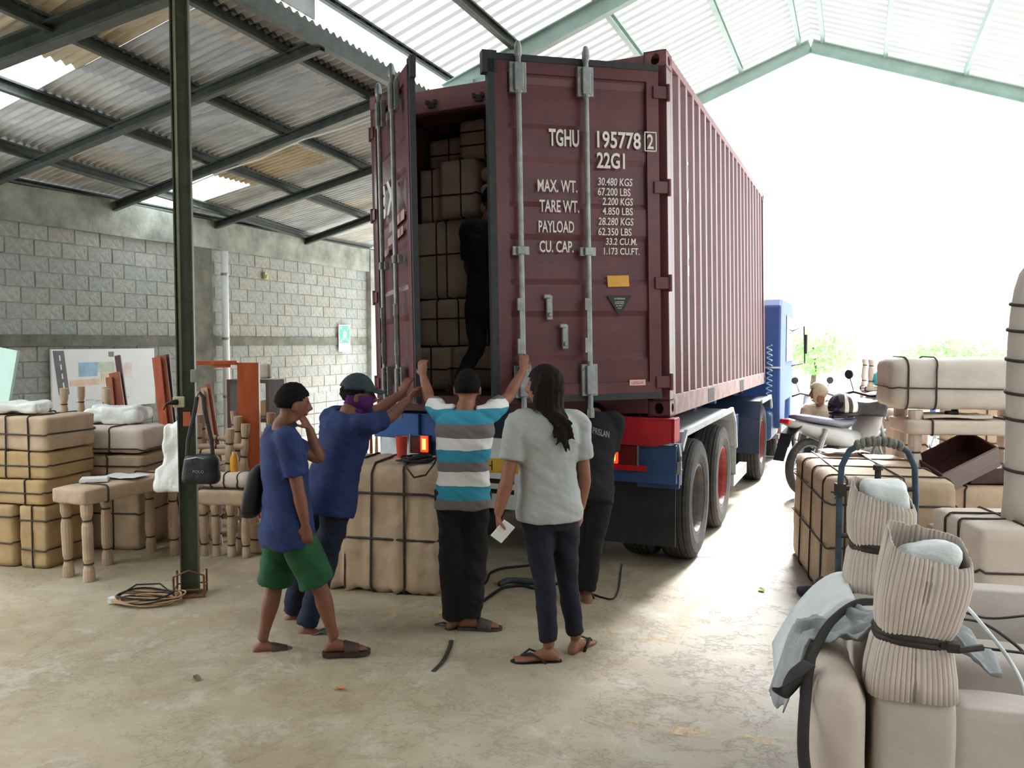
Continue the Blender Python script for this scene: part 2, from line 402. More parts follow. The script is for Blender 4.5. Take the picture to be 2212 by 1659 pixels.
while yy < 15.5:
    for k in range(4):
        x0, x1 = xs[k], xs[k + 1]
        m = asb[rnd.choice((0, 0, 1, 1, 2, 4))]
        if k == 2 and 4.0 < yy < 4.6: m = asb[3]
        if k == 1 and 7.3 < yy < 8.4: m = asb[3]
        if k == 0 and 7.4 < yy < 8.5: m = SKY
        if k == 1 and 4.0 < yy < 5.1: m = SKY
        if k == 0 and 4.0 < yy < 5.1: m = SKY
        if k > 0 and yy < 3.1: m = SKY  # unseen translucent sheets added to brighten the floor at left
        corr_sheet(yy, yy + 1.02, x0, x1 + .10, m, .014 * (3 - k) + (.004 if ci % 2 else 0))
    yy += 1.0; ci += 1
def channel(a, b, h, wd, name, m, parent, up=(0, 0, 1)):
    """C-section from a to b"""
    mb = MB(); t = .006
    mb.bar(a, b, t, h, up, off=(-wd / 2, 0)); mb.bar(a, b, wd, t, up, off=(0, h / 2)); mb.bar(a, b, wd, t, up, off=(0, -h / 2))
    mb.bar(a, b, t, .02, up, off=(wd / 2, h / 2 - .01)); mb.bar(a, b, t, .02, up, off=(wd / 2, -h / 2 + .01))
    return mb.build(name, m, parent)
def extend(a, b, s0, s1):
    """line through two (y, x) points, evaluated at y = s0 and s1"""
    k = (b[1] - a[1]) / (b[0] - a[0]); f = lambda s: a[1] + k * (s - a[0])
    return (f(s0), s0), (f(s1), s1)
for a, b, s0, s1 in (((5.29, -7.15), (12.58, -8.02), 1, 15.5), ((4.80, -5.89), (9.96, -6.34), 1, 15.5), ((5.19, -4.74), (7.72, -4.82), 1, 15.5), ((6.33, -8.60), (12.64, -9.56), 1, 13.2), ((4, WP - .02), (15, WP - .02), 3, 15.6)):
    (xa, ya), (xb, yb) = extend(a, b, s0, s1)
    channel((xa, ya, lz(xa) - .05 + .03), (xb, yb, lz(xb) - .05 + .03), .12, .055, 'purlin', STEEL_D, lean)
for (ya, xa), (yb, xb) in (((4.75, -9.8), (4.73, JP)), ((6.93, -9.8), (6.19, JP)), ((8.78, -9.8), (7.66, JP)), ((10.79, -9.8), (9.48, JP)), ((13.2, -9.8), (11.2, JP)), ((2.6, -9.8), (2.6, JP))):
    channel((xa, ya, lz(xa) - .13), (xb, yb, lz(xb) - .13), .115 if ya > 5 else .18, .065 if ya > 5 else .11, 'rafter', STEEL_D, lean)
# eave angle on the ring beam
MB().bar((WP + .05, 4, 3.77), (WP + .05, 15.6, 3.77), .05, .03).build('eave_plate', STEEL_D, lean)

# main roof --------------------------------------------------------------------
mroof = sempty('roof_main')
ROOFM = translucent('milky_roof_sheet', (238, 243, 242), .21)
ROOFD = translucent('milky_roof_sheet_dark', (150, 152, 150), .15)  # darker, less translucent sheet on the sloping sides of each rib
METAL = mat('weathered_zinc_sheet', (168, 172, 172), .5, metal=.3, var=.1, scale=3)
def rz(x): return RZ_ - SL * abs(x - RP)
def main_sheet(y0, y1, side, mats):
    pit = .2; n = int(round((y1 - y0) / pit)); prof = [(0, 0), (.10, 0), (.125, .03), (.175, .03)]
    ys = []
    for k in range(n):
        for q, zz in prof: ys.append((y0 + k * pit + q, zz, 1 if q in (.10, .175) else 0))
    ys.append((y0 + n * pit, 0, 0))
    x0, x1 = (JP - .02, RP) if side < 0 else (RE + .18, RP)
    mb = MB(); vs = []
    for y, zz, _ in ys:
        for x in (x0, x1): vs.append((x, y, rz(x) + .09 + zz))
    fs = [(2 * i, 2 * i + 2, 2 * i + 3, 2 * i + 1) for i in range(len(ys) - 1)]
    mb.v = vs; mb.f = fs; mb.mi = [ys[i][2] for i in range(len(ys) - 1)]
    return mb.build('roof_sheet', mats, mroof, fix=False)
for side in (-1, 1):
    y = -5.6
    while y < GS + .3:
        main_sheet(y, y + 1.2, side, [ROOFM, ROOFD] if y > 5.0 else [METAL, METAL]); y += 1.2  # unseen stretch made opaque to cut the light near the camera
for x in (-3.52, -2.58, -1.62, RP - .16, RP + .16, .3, 1.28, 2.2, RE - .08):
    channel((x, -5.4, rz(x) + .02), (x, GS + .2, rz(x) + .02), .12 if x < -3 else .1, .05, 'purlin', STEEL_D if x < -3.4 else STEEL_T, mroof)
for y in (.3, 4.42, 8.56, GS):
    for x0, x1 in ((JP, RP), (RE, RP)):
        mb = MB(); d = Vector((x1 - x0, 0, rz(x1) - rz(x0))).normalized()
        a, b = Vector((x0, y, rz(x0) - .12)), Vector((x1, y, rz(x1) - .12))
        mb.bar(a, b, .008, .18); mb.bar(a, b, .10, .012, off=(0, .09)); mb.bar(a, b, .10, .012, off=(0, -.09))
        mb.build('rafter', STEEL_T, mroof)
    for x, sg in ((JP, 1), (RE, -1)):
        mb = MB(); mb.bb((x - .07, y - .05, 3.9 if y in (8.56,) and sg > 0 and False else 0), (x - .062, y + .05, rz(x) - .1)); mb.bb((x + .062, y - .05, 0), (x + .07, y + .05, rz(x) - .1)); mb.bb((x - .062, y - .004, 0), (x + .062, y + .004, rz(x) - .1))
        if not (y == 4.42 and sg > 0): mb.build('column', STEEL_G if sg > 0 else STEEL_T, mroof)
    MB().bb((JP + .28, y - .04, EZ - .55), (JP + .36, y + .04, rz(JP + .3) - .12)).build('strut', STEEL_T, mroof)
# fascia and gutter along the junction of the two roofs
MB().bb((JP - .02, -5.5, lz(JP) + .05), (JP + .0, 6.1, EZ + .12)).build('fascia', METAL, mroof)
channel((JP + .02, -5.5, EZ + .06), (JP + .02, GS, EZ + .06), .07, .05, 'eave_purlin', STEEL_D, mroof)
MB().bb((JP - .04, -5.5, lz(JP) - .16), (JP + .04, 15.5, lz(JP) - .02)).build('valley_beam', STEEL_D, mroof)

# ================================================================== container
CW, CH, CL = 2.438, 2.591, 6.058
YAW = R(-23.04)
CM = Matrix.Translation((1.128, 5.924, 1.264)) @ Matrix.Rotation(YAW, 4, 'Z') @ Matrix.Rotation(R(-.347), 4, 'X') @ Matrix.Rotation(R(-1.275), 4, 'Y')
TM = Matrix.Translation((1.128, 5.924, 0)) @ Matrix.Rotation(YAW, 4, 'Z')
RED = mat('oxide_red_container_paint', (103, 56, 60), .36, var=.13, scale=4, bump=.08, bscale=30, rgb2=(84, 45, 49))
REDL = mat('pale_container_paint', (142, 98, 100), .55, var=.12, scale=5)  # paler red on upper castings, header, roof panel and right top rail
RAIL = mat('lit_side_rail_paint', (150, 128, 124), .6, var=.15, scale=7, rgb2=(118, 84, 82))  # right bottom rail: its lit look is put into the paint colour
RUBBER = mat('dark_door_gasket', (48, 50, 54), .6, var=.15, scale=20)
GALV = mat('galvanised_steel', (148, 152, 152), .42, metal=.55, var=.14, scale=14)
LETTER = mat('white_stencil_paint', (226, 222, 214), .6, var=.05, scale=30)
PLY = mat('container_plywood', (86, 66, 48), .7, var=.2, scale=5)
ct = empty('shipping_container', mw=CM)
tag(ct, 'oxide red steel shipping container with open rear doors on the trailer', 'container')
# corner posts and rails
for x in (-CW + .06, -.06):
    MB().bb((x - .06, 0, .12), (x + .06, .13, CH - .12)).build('corner_post', RED, ct, bevel=.006)
    MB().bb((x - .06, CL - .15, .12), (x + .06, CL, CH - .12)).build('corner_post', RED, ct)
def casting(x, y, z, name='corner_casting'):
    """hollow corner casting with an oval hole in the outer faces"""
    mb = MB(); sx, sy, sz = .162, .178, .118
    sgx = 1 if x > -1 else -1; sgy = -1 if y < 1 else 1
    cx, cy = x - sgx * sx / 2, y - sgy * sy / 2
    t = .022
    # rear / front face ring with rounded hole, and side ring
    def ring(cen, u, v, hu, hv, ru, rv, nrm):
        n = 20; vs = []
        for k in range(n):
            a = 2 * PI * k / n + PI / n; c, s = math.cos(a), math.sin(a)
            q = max(abs(c), abs(s)); vs.append(cen + u * (c / q * hu) + v * (s / q * hv))
        for k in range(n):
            a = 2 * PI * k / n + PI / n; vs.append(cen + u * (math.cos(a) * ru) + v * (math.sin(a) * rv))
        for k in range(n): vs.append(vs[n + k] - nrm * .03)
        mb.add(vs, [(k, (k + 1) % n, n + (k + 1) % n, n + k) for k in range(n)] + [(n + k, n + (k + 1) % n, 2 * n + (k + 1) % n, 2 * n + k) for k in range(n)])
    X, Y, Z = Vector((1, 0, 0)), Vector((0, 1, 0)), Vector((0, 0, 1))
    ring(Vector((cx, y, z)), X, Z, sx / 2, sz / 2, .034, .042, Y * sgy)
    ring(Vector((x, cy, z)), Y, Z, sy / 2, sz / 2, .038, .034, X * sgx)
    mb.bb((cx - sx / 2, cy - sy / 2, z + sz / 2 - .012), (cx + sx / 2, cy + sy / 2, z + sz / 2))
    mb.bb((cx - sx / 2, cy - sy / 2, z - sz / 2), (cx + sx / 2, cy + sy / 2, z - sz / 2 + .012))
    mb.bb((cx - sgx * sx / 2, cy - sy / 2, z - sz / 2), (cx - sgx * (sx / 2 - .012), cy + sy / 2, z + sz / 2))
    mb.bb((cx - sx / 2, cy - sgy * sy / 2, z - sz / 2), (cx + sx / 2, cy - sgy * (sy / 2 - .012), z + sz / 2))
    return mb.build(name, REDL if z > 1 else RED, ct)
for x in (-CW, 0):
    for y in (0, CL):
        for z in (.059, CH - .059): casting(x, y, z)
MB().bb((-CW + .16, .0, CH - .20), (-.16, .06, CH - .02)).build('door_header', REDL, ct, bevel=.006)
MB().bb((-CW + .16, .0, .02), (-.16, .08, .15)).build('door_sill', RED, ct, bevel=.006)
for x in (-1.86, -1.45, -.9, -.5):
    MB().box((x, -.012, CH - .15), (.06, .03, .045)).box((x - .035, -.02, CH - .13), (.02, .04, .03)).box((x + .035, -.02, CH - .13), (.02, .04, .03)).build('cam_keeper', RUBBER, ct)
for x in (-CW, 0):
    sg = 1 if x == 0 else -1
    MB().bb((x - sg * .06, .13, .0), (x, CL - .13, .15)).build('bottom_side_rail', RAIL if x == 0 else RED, ct, bevel=.004)
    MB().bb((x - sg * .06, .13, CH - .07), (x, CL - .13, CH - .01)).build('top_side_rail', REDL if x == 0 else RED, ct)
for y0 in (1.55, 3.55):
    MB().bb((-.03, y0, .012), (.0025, y0 + .32, .13)).build('forklift_pocket', BLACK, ct)
# corrugated walls
def trapez(n, pitch, depth):
    pts = []
    for k in range(n):
        b = k * pitch; pts += [(b, 0), (b + .07, 0), (b + .138, depth), (b + .208, depth)]
    pts.append((n * pitch, 0)); return pts
pr = trapez(21, .2762, .036)
for x, sg in ((0, 1), (-CW, -1)):
    mb = MB(); vs = []
    for y, d in pr:
        for z in (.15, CH - .07): vs.append((x - sg * (.002 + d), .13 + y, z))
    mb.add(vs, [(2 * i, 2 * i + 2, 2 * i + 3, 2 * i + 1) for i in range(len(pr) - 1)])
    mb.build('side_wall', RED, ct, solid=.003, fix=False)
mb = MB(); vs = []
for y, d in pr:
    for x in (-CW + .06, -.06): vs.append((x, .13 + y, CH - .03 - d * .6))
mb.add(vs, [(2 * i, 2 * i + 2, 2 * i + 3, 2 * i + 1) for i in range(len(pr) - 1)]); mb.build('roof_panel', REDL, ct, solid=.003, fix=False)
MB().bb((-CW + .06, .06, .12), (-.06, CL - .06, .16)).build('plywood_floor', PLY, ct)
MB().bb((-CW + .06, CL - .06, .1), (-.06, CL - .03, CH - .05)).build('front_wall', RED, ct)
for k in range(10): MB().bb((-CW + .06, .4 + k * .58, .0), (-.06, .45 + k * .58, .12)).build('cross_member', BLACK, ct)
# white letter fragments of the painted name on the side ribs
for y0, z0, z1, sh in ((.684, 1.925, 1.95, 0), (.684, 1.60, 1.70, .05), (.684, 1.17, 1.36, .03), (.684, 1.05, 1.13, .01)):
    MB().add([(.001, y0, z0), (.001, y0 + .065, z0 + sh), (.001, y0 + .065, z1 + sh), (.001, y0, z1)], [(0, 1, 2, 3)]).build('painted_letter', LETTER, ct, fix=False)

def door_frame_matrix(hx, th, side):
    c, s = math.cos(th), math.sin(th)
    u = Vector((-c, -s, 0)) if side > 0 else Vector((c, -s, 0)); z = Vector((0, 0, 1)); y = z.cross(u)
    M = Matrix((u, y, z)).transposed().to_4x4(); M.translation = Vector((hx, -.025, 0)); return M
def make_door(hx, th, side, label):
    """door leaf: frame, recessed panel with horizontal folds; local x from hinge to free edge, z up; out = sign of the outside"""
    out = 1 if side > 0 else -1; D0, D1, Z0, Z1 = -.03, 1.165, .165, 2.44
    mb = MB(); y0, y1 = sorted((0, out * .045))
    fz = [(.0, .0)]
    mb.bb((D0, y0, Z0), (D0 + .09, y1, Z1)); mb.bb((D1 - .10, y0, Z0), (D1, y1, Z1))
    mb.bb((D0 + .09, y0, Z0), (D1 - .10, y1, Z0 + .09)); mb.bb((D0 + .09, y0, Z1 - .09), (D1 - .10, y1, Z1))
    # folded panel: wide bands stepping in and out
    zs = [(Z0 + .09, .026)]
    nb = 4; bandh = (Z1 - Z0 - .18) / nb
    for k in range(nb):
        b = Z0 + .09 + k * bandh; zs += [(b + .16, .026), (b + .20, .008), (b + bandh - .06, .008), (b + bandh - .02, .026)]
    zs.append((Z1 - .09, .026)); vs = []
    for z, d in zs:
        for x in (D0 + .09, D1 - .10): vs.append((x, out * d, z))
    mb.add(vs, [(2 * i, 2 * i + 2, 2 * i + 3, 2 * i + 1) for i in range(len(zs) - 1)])
    mb.bb((D0 + .09, -.004 if out > 0 else .0, Z0 + .09), (D1 - .10, .0 if out > 0 else .004, Z1 - .09))
    d = mb.build('door', RED, ct, mw=door_frame_matrix(hx, th, side)); d['label'] = label
    g = MB()
    g.bb((D1 - .012, min(0, out * .02) - .02, Z0 - .02), (D1 + .035, max(0, out * .05), Z1 + .03))
    g.bb((D0, min(0, out * .02) - .01, Z1 - .012), (D1 + .035, max(0, out * .052), Z1 + .03))
    g.bb((D0, min(0, out * .02) - .01, Z0 - .03), (D1 + .035, max(0, out * .052), Z0 + .012))
    g.bb((D1 - .03, min(0, out * .02) - .02, Z1 - .10), (D1 + .07, max(0, out * .05), Z1 + .045))
    g.build('gasket', RUBBER, d)
    for x in ((.522, .998) if side > 0 else (.40, .86)):
        yo = out * .085; r = MB()
        r.tube([(x, yo, .03), (x, yo, 2.50)], .0185, 10)
        r.lathe([(.0, .02), (.026, .02), (.026, .08), (.02, .09)], 10, Matrix.Translation((x, yo, 0)))
        r.lathe([(.022, 2.44), (.027, 2.46), (.027, 2.50), (.016, 2.54), (.0, 2.55)], 10, Matrix.Translation((x, yo, 0)))
        r.lathe([(.026, 2.20), (.026, 2.22)], 10, Matrix.Translation((x, yo, 0)))
        r.box((x + .012, yo + out * .01, .62), (.022, .02, .42)); r.box((x + .015, yo + out * .012, .80), (.045, .025, .08)); r.box((x + .02, yo + out * .012, .52), (.04, .025, .10))
        r.build('locking_rod', GALV, d, smooth=False)
        for z, hh in ((.28, .22), (1.16, .06), (2.31, .20)):
            b = MB(); b.box((x, out * .062, z), (.115, .035, hh)); b.box((x, out * .098, z), (.06, .02, hh * .9))
            for sx in (-.042, .042):
                for sz in (-.32, .32):
                    if hh > .1: b.box((x + sx, out * .082, z + sz * hh), (.014, .008, .014))
            b.build('rod_bracket', GALV, d, bevel=.004)
    for z in (.25, .95, 1.62, 2.28):
        MB().box((D0 - .02, out * .03, z), (.13, .06, .085)).tube([(D0 - .07, out * .055, z - .06), (D0 - .07, out * .055, z + .06)], .017, 8).build('hinge', RED, d, bevel=.005)
    return d
dr = make_door(-.1, R(38), 1, 'right door leaf with white stencilled numbers')
dl = make_door(-CW + .1, R(46.5), -1, 'left door leaf swung towards the loaders')
# stencilled lettering: text runs from hinge side seen from outside, x_text = -x_door
def letter(body, d0, d1, z0, hgt, parent, out=1, shear=0, y=.0475, flip=True, boldness=.0):
    me = text_mesh(body, 1.0, LETTER, shear=shear, depth=.0004, bold=boldness)
    xs_ = [v.co.x for v in me.vertices]; ys_ = [v.co.y for v in me.vertices]
    x0, x1 = min(xs_), max(xs_); b0, b1 = min(ys_), max(ys_)
    cap = max(1e-4, b1)
    me.transform(Matrix.Translation((-x0, 0, 0))); me.transform(Matrix.Diagonal((abs(d1 - d0) / (x1 - x0), hgt / cap, 1, 1)))
    o = bpy.data.objects.new('lettering', me); COL.objects.link(o); o.parent = parent
    if out > 0: M = Matrix(((-1, 0, 0), (0, 0, 1), (0, 1, 0))).to_4x4(); M.translation = Vector((max(d0, d1), y, z0))
    else: M = Matrix(((1, 0, 0), (0, 0, -1), (0, 1, 0))).to_4x4(); M.translation = Vector((min(d0, d1), -y, z0))
    o.matrix_local = M; return o
BY = .0465
for body, d0, d1, z0, hgt, bo in (('TGHU', .78, .563, 1.879, .112, .025), ('195778', .432, .108, 1.883, .110, .02), ('22G1', .436, .229, 1.742, .105, .022),
    ('MAX. WT.', .865, .581, 1.566, .080, .015), ('TARE WT.', .854, .570, 1.430, .080, .015), ('PAYLOAD', .863, .609, 1.292, .078, .015), ('CU. CAP.', .859, .615, 1.158, .076, .015),
    ('30.480 KGS', .431, .174, 1.622, .052, .01), ('67.200 LBS', .432, .190, 1.553, .052, .01), ('2.200 KGS', .399, .172, 1.488, .050, .01), ('4.850 LBS', .400, .174, 1.421, .050, .01),
    ('28.280 KGS', .432, .170, 1.350, .050, .01), ('62.350 LBS', .433, .186, 1.279, .050, .01), ('33.2 CU.M.', .379, .146, 1.214, .046, .01), ('1.173 CU.FT.', .393, .128, 1.147, .046, .01)):
    letter(body, d0, d1, z0, hgt, dr, 1, shear=.12 if body in ('30.480 KGS', '28.280 KGS', '2.200 KGS', '33.2 CU.M.') else 0, boldness=bo, y=BY)
letter('2', .060, .012, 1.888, .10, dr, 1, boldness=.015, y=BY)
mb = MB()
for a, b in (((.08, 1.868), (-.012, 1.875)), ((.08, 1.998), (-.012, 2.005)), ((.08, 1.868), (.073, 2.005)), ((-.005, 1.868), (-.012, 2.005))): mb.bb((a[0], .046, a[1]), (b[0], .0475, b[1]))
mb.build('check_digit_frame', LETTER, dr)
# the stickers and the two handle catches stand on small plates over the panel face
MB().prism([(.365, .922), (.205, .926), (.21, 1.004), (.37, 1.0)], .040, .042).build('sticker', mat('amber_sticker', (214, 158, 62), .5, var=.05), dr)
MB().prism([(.372, .862), (.19, .862), (.281, .715)], .040, .042).build('sticker', mat('black_sticker', (34, 32, 38), .5, var=.05), dr)
for i, (t, zz, ww, hh) in enumerate((('ATTENTION', .835, .08, .012), ('CONTAINER', .815, .07, .008), ('DOORS MUST', .803, .07, .008), ('BE KEPT', .787, .05, .008), ('SHUT', .771, .03, .008))):
    letter(t, .281 + ww / 2, .281 - ww / 2, zz, hh, dr, 1, y=.0425)
MB().bb((.215, .046, .232), (.095, .048, .272)).build('sticker', mat('pale_pink_sticker', (226, 186, 178), .5, var=.05), dr)
letter('LESSOR', .20, .11, .242, .018, dr, 1, y=.0485).data.materials[0] = mat('red_print', (190, 60, 60), .5)
for x, z in ((.80, .78), (.69, .58)):
    MB().box((x, .052, z), (.045, .025, .17)).box((x + .018, .06, z + .075), (.05, .03, .03)).box((x, .07, z - .05), (.028, .02, .03)).build('handle_catch', GALV, dr, bevel=.008)
letter('t', .12, .22, 1.55, .35, dl, -1, boldness=.03, y=BY); letter('X', .42, .75, 1.55, .24, dl, -1, boldness=.03, y=BY); letter('e', .24, .40, 1.55, .24, dl, -1, boldness=.03, y=BY)
for z0, z1, a, b in ((1.40, 1.47, .50, 1.0), (1.30, 1.36, .45, .95), (1.22, 1.27, .2, .46)):
    MB().prism([(a, z0), (b, z0 + .03), (b, z1 + .03), (a, z1)], -.048, -.046).build('painted_stripe', mat('faded_pink_paint', (190, 150, 146), .6), dl)

# ------------------------------------------------------------------ truck trailer
BLUE = mat('blue_chassis_paint', (44, 74, 116), .5, var=.18, scale=6)
REDP = mat('red_bumper_paint', (176, 30, 44), .5, var=.16, scale=5)
TYRE = mat('dusty_tyre_rubber', (62, 60, 58), .85, var=.2, scale=10, bump=.3, bscale=60, rgb2=(44, 43, 42))
RIM = mat('dusty_steel_rim', (108, 100, 96), .6, metal=.2, var=.15, scale=8)
RIMR = mat('red_steel_rim', (140, 52, 48), .55, var=.15, scale=8)
MUDG = mat('silver_mudguard_steel', (176, 182, 186), .35, metal=.5, var=.12, scale=5)
tr = empty('semi_trailer', mw=TM); tag(tr, 'blue container trailer chassis with red rear bumper and twin axles', 'trailer')
for x in (-1.75, -.68): MB().bb((x - .05, .1, .95), (x + .05, 5.9, 1.255)).build('chassis_rail', BLUE, tr)
for y in (.12, 1.2, 2.4, 3.6, 5.8): MB().bb((-2.15, y, 1.10), (-.28, y + .12, 1.245)).build('cross_member', BLUE, tr)
# rear bumper: bent red plates left and right of the middle gap
mb = MB(); mb.prism([(-.95, 1.24), (.045, 1.25), (.04, 1.09), (-.10, 1.05), (-.48, 1.06), (-.60, 1.10), (-.95, 1.10)], -.06, -.03, 'xz'); mb.bb((-.95, -.06, 1.235), (.045, .1, 1.255)); mb.bb((.02, -.06, 1.08), (.045, .12, 1.25))
mb.build('bumper', REDP, tr, bevel=.004)
mb = MB(); mb.bb((-2.44, -.05, 1.02), (-2.02, .25, 1.22)); mb.bb((-2.02, -.02, 1.00), (-1.55, .2, 1.22)); mb.build('rear_crossbeam', mat('bright_blue_paint', (44, 92, 158), .5, var=.1), tr, bevel=.006)
mb = MB(); mb.bb((-.48, -.02, .78), (.05, .06, 1.06)); mb.bb((-.25, .04, .74), (.06, .08, 1.0)); mb.build('lamp_board', BLUE, tr, bevel=.005)
MB().bb((-1.95, .0, .82), (-1.52, .1, 1.0)).build('lamp_board', BLUE, tr, bevel=.005)
LAMPR = emis('lit_brake_lamp', (255, 60, 30), 6.0); LAMPD = mat('dark_lamp_lens', (96, 34, 30), .3, var=.1)
LAMPC = emis('brake_lamp_core', (255, 190, 90), 9.0)
for x0, x1, xr in ((-.455, -.365, -.22), (-2.0, -1.93, -2.1)):
    h_ = MB().bb((min(x0, xr) - .005, -.05, .90), (max(x1, xr) + .005, -.015, 1.05)).build('tail_lamp', LAMPD, tr, bevel=.006); h_['label'] = 'red tail lamp cluster'
    MB().bb((x0, -.062, .915), (x1, -.048, 1.045)).build('brake_light', LAMPR, h_, bevel=.015)
    MB().bb((x0 + .018, -.066, .935), (x1 - .018, -.060, 1.025)).build('bulb_glow', LAMPC, h_, bevel=.012)
    MB().bb((xr - .005, -.055, .90), (xr + .005, -.02, 1.06)).build('lamp_guard', GALV, h_)
MB().bb((-.45, -.055, .87), (-.165, -.02, .908)).build('reflector_strip', mat('red_reflector', (186, 26, 36), .35), tr)
MB().bb((-.56, -.02, .44), (-.50, .0, .62)).build('red_marker', mat('red_reflector', (186, 26, 36), .35), tr)
# number plate board in the middle
pb = MB().bb((-1.56, -.02, .50), (-1.06, .02, 1.05)).bb((-1.56, .02, .66), (-1.0, .06, .72)).build('plate_board', WHITE, tr, bevel=.004)
MB().bb((-1.455, -.026, .785), (-1.10, -.02, .895)).build('number_plate', mat('yellow_plate', (206, 168, 54), .5, var=.05), pb)
o = letter('H', 0, .055, .80, .075, pb, -1, y=.027); o.location.x = -1.435; o.data.materials[0] = BLACK
for z in (.62, .70): MB().bb((-1.56, -.025, z), (-1.2, -.018, z + .035)).build('black_stripe', BLACK, pb)
MB().bb((-.60, .26, .26), (-.01, .275, .80)).build('mud_flap', mat('black_rubber_flap', (38, 38, 40), .8, var=.15, scale=8), tr)
MB().bb((-2.43, .26, .26), (-1.83, .275, .80)).build('mud_flap', mat('black_rubber_flap', (38, 38, 40)), tr)
def tyre_parts(parent, x_out, y, rad, wd, sg, rimm, twin=True):
    """wheel: outer and inner tyre, rim dished; axis along local x, sg = outward side"""
    Mx = Matrix.Rotation(PI / 2, 4, 'Y')
    for k in range(2 if twin else 1):
        xo = x_out - sg * (k * (wd + .045) + wd / 2)
        M = Matrix.Translation((xo, y, rad)) @ Mx; mb = MB(); h = wd / 2; prof = []
        for r, z in ((rad * .56, -h * .72), (rad * .60, -h * .9), (rad * .74, -h), (rad * .9, -h * .97), (rad * .965, -h * .84), (rad * .99, -h * .66)): prof.append((r, z))
        for q in (-.42, -.14, .14, .42):   # tread grooves
            prof += [(rad, h * q - h * .10), (rad, h * q + h * .10), (rad - .012, h * q + h * .12), (rad - .012, h * q + h * .16)]
        for r, z in ((rad * .99, h * .66), (rad * .965, h * .84), (rad * .9, h * .97), (rad * .74, h), (rad * .60, h * .9), (rad * .56, h * .72)): prof.append((r, z))
        mb.lathe(prof, 44, M, cap=False); wh = mb.build('wheel', TYRE, parent, smooth=False)
        # flat contact lug texture: shoulder blocks
        if k == 0:
            s2 = sg
            pr = [(rad * .60, .30), (rad * .585, .42), (rad * .55, .44), (rad * .53, .30), (rad * .50, -.30), (rad * .42, -.36), (rad * .28, -.36), (rad * .24, -.2), (rad * .20, .1), (.0, .12)]
            MB().lathe([(r, z * wd * s2) for r, z in pr], 32, M, cap=False).build('rim', rimm, wh, smooth=False)
            for q in range(8):
                b = MB(); a = 2 * PI * q / 8; b.lathe([(.014, -.34 * wd * s2), (.014, -.24 * wd * s2), (0, -.24 * wd * s2)], 6, M @ Matrix.Translation((math.cos(a) * rad * .35, math.sin(a) * rad * .35, 0)))
                b.build('wheel_nut', GALV, wh)
for y, rm in ((1.05, RIM), (2.32, RIMR)):
    tyre_parts(tr, .03, y, .497, .275, 1, rm); tyre_parts(tr, -CW - .03, y, .497, .275, -1, rm)
    MB().tube([(-CW + .3, y, .497), (-.3, y, .497)], .075, 10).build('axle', BLACK, tr)
# mudguard over the twin axles, bent plate with lipped edge
def bent_plate(path, x0, x1, t, name, m, parent):
    mb = MB(); n = len(path); up = []
    for i, (y, z) in enumerate(path):
        a = Vector(path[max(0, i - 1)]); b = Vector(path[min(n - 1, i + 1)]); d = (b - a).normalized(); up.append((y - d.y * t, z + d.x * t))
    vs = [(x, y, z) for x in (x0, x1) for y, z in list(path) + up[::-1]]
    k = 2 * n
    fs = [(i, i + 1, k + i + 1, k + i) for i in range(k - 1)] + [(k - 1, 0, k, 2 * k - 1)]
    for i in range(n - 1): fs += [(i, 2 * n - 1 - i, 2 * n - 2 - i, i + 1), (k + i, k + i + 1, k + 2 * n - 2 - i, k + 2 * n - 1 - i)]
    return mb.add(vs, fs).build(name, m, parent)
path = [(.12, .80), (.16, 1.02), (.30, 1.12), (2.62, 1.12), (2.80, 1.0), (2.92, .72), (2.93, .42)]
for x0, x1 in ((-.60, .055), (-CW - .055, -CW + .60)):
    g = bent_plate(path, x0, x1, .006, 'mudguard', MUDG, tr)
    xo = x1 if x0 > -1 else x0
    bent_plate([(y, z - .02) for y, z in path[1:-1]], xo - .012, xo + .012, .045, 'mudguard_lip', MUDG, g)
MB().bb((-.02, .08, .76), (.06, .14, 1.06)).build('mudguard_bracket', BLUE, tr)
MB().tube([(.05, .05, 1.06), (.07, .02, .98), (.06, .03, .92), (.08, .0, .88)], .014, 6).box((.07, .0, .90), (.03, .03, .09)).build('latch_chain', GALV, tr)
MB().bb((-.04, 2.9, .30), (.04, 3.9, .42)).build('side_guard', MUDG, tr)
MB().bb((-.55, 3.2, .55), (-.1, 4.2, .95)).build('tool_box', BLUE, tr, bevel=.01)
for x in (-1.9, -.55): MB().bb((x - .06, 4.2, .05), (x + .06, 4.34, 1.0)).bb((x - .12, 4.12, 0.0), (x + .12, 4.42, .03)).build('landing_leg', BLUE, tr)

# ------------------------------------------------------------------ tractor unit
tk = empty('truck_tractor', mw=TM); tag(tk, 'blue truck tractor unit coupled in front of the red container', 'truck')
CABB = mat('blue_cab_paint', (52, 82, 140), .6, var=.06, scale=2)
for x in (-1.65, -.79): MB().bb((x - .05, 4.7, .72), (x + .05, 8.6, .95)).build('chassis_rail', BLUE, tk)
tyre_parts(tk, .06, 5.35, .50, .28, 1, RIMR); tyre_parts(tk, -CW - .06, 5.35, .50, .28, -1, RIMR)
tyre_parts(tk, .04, 7.75, .50, .28, 1, RIMR, False); tyre_parts(tk, -CW - .04, 7.75, .50, .28, -1, RIMR, False)
MB().tube([(-CW + .3, 5.35, .5), (-.3, 5.35, .5)], .09, 10).build('axle', BLACK, tk)
for x0, x1 in ((-.62, .09), (-CW - .09, -CW + .62)):
    g = bent_plate([(4.68, .42), (4.70, .86), (4.84, 1.05), (5.9, 1.05), (6.02, .9)], x0, x1, .008, 'mudguard', mat('dark_blue_mudguard', (40, 52, 74), .4, var=.1), tk)
    xo = x1 if x0 > -1 else x0
    bent_plate([(4.84, 1.03), (5.9, 1.03), (6.02, .88)], xo - .012, xo + .012, .05, 'mudguard_lip', MUDG, g)
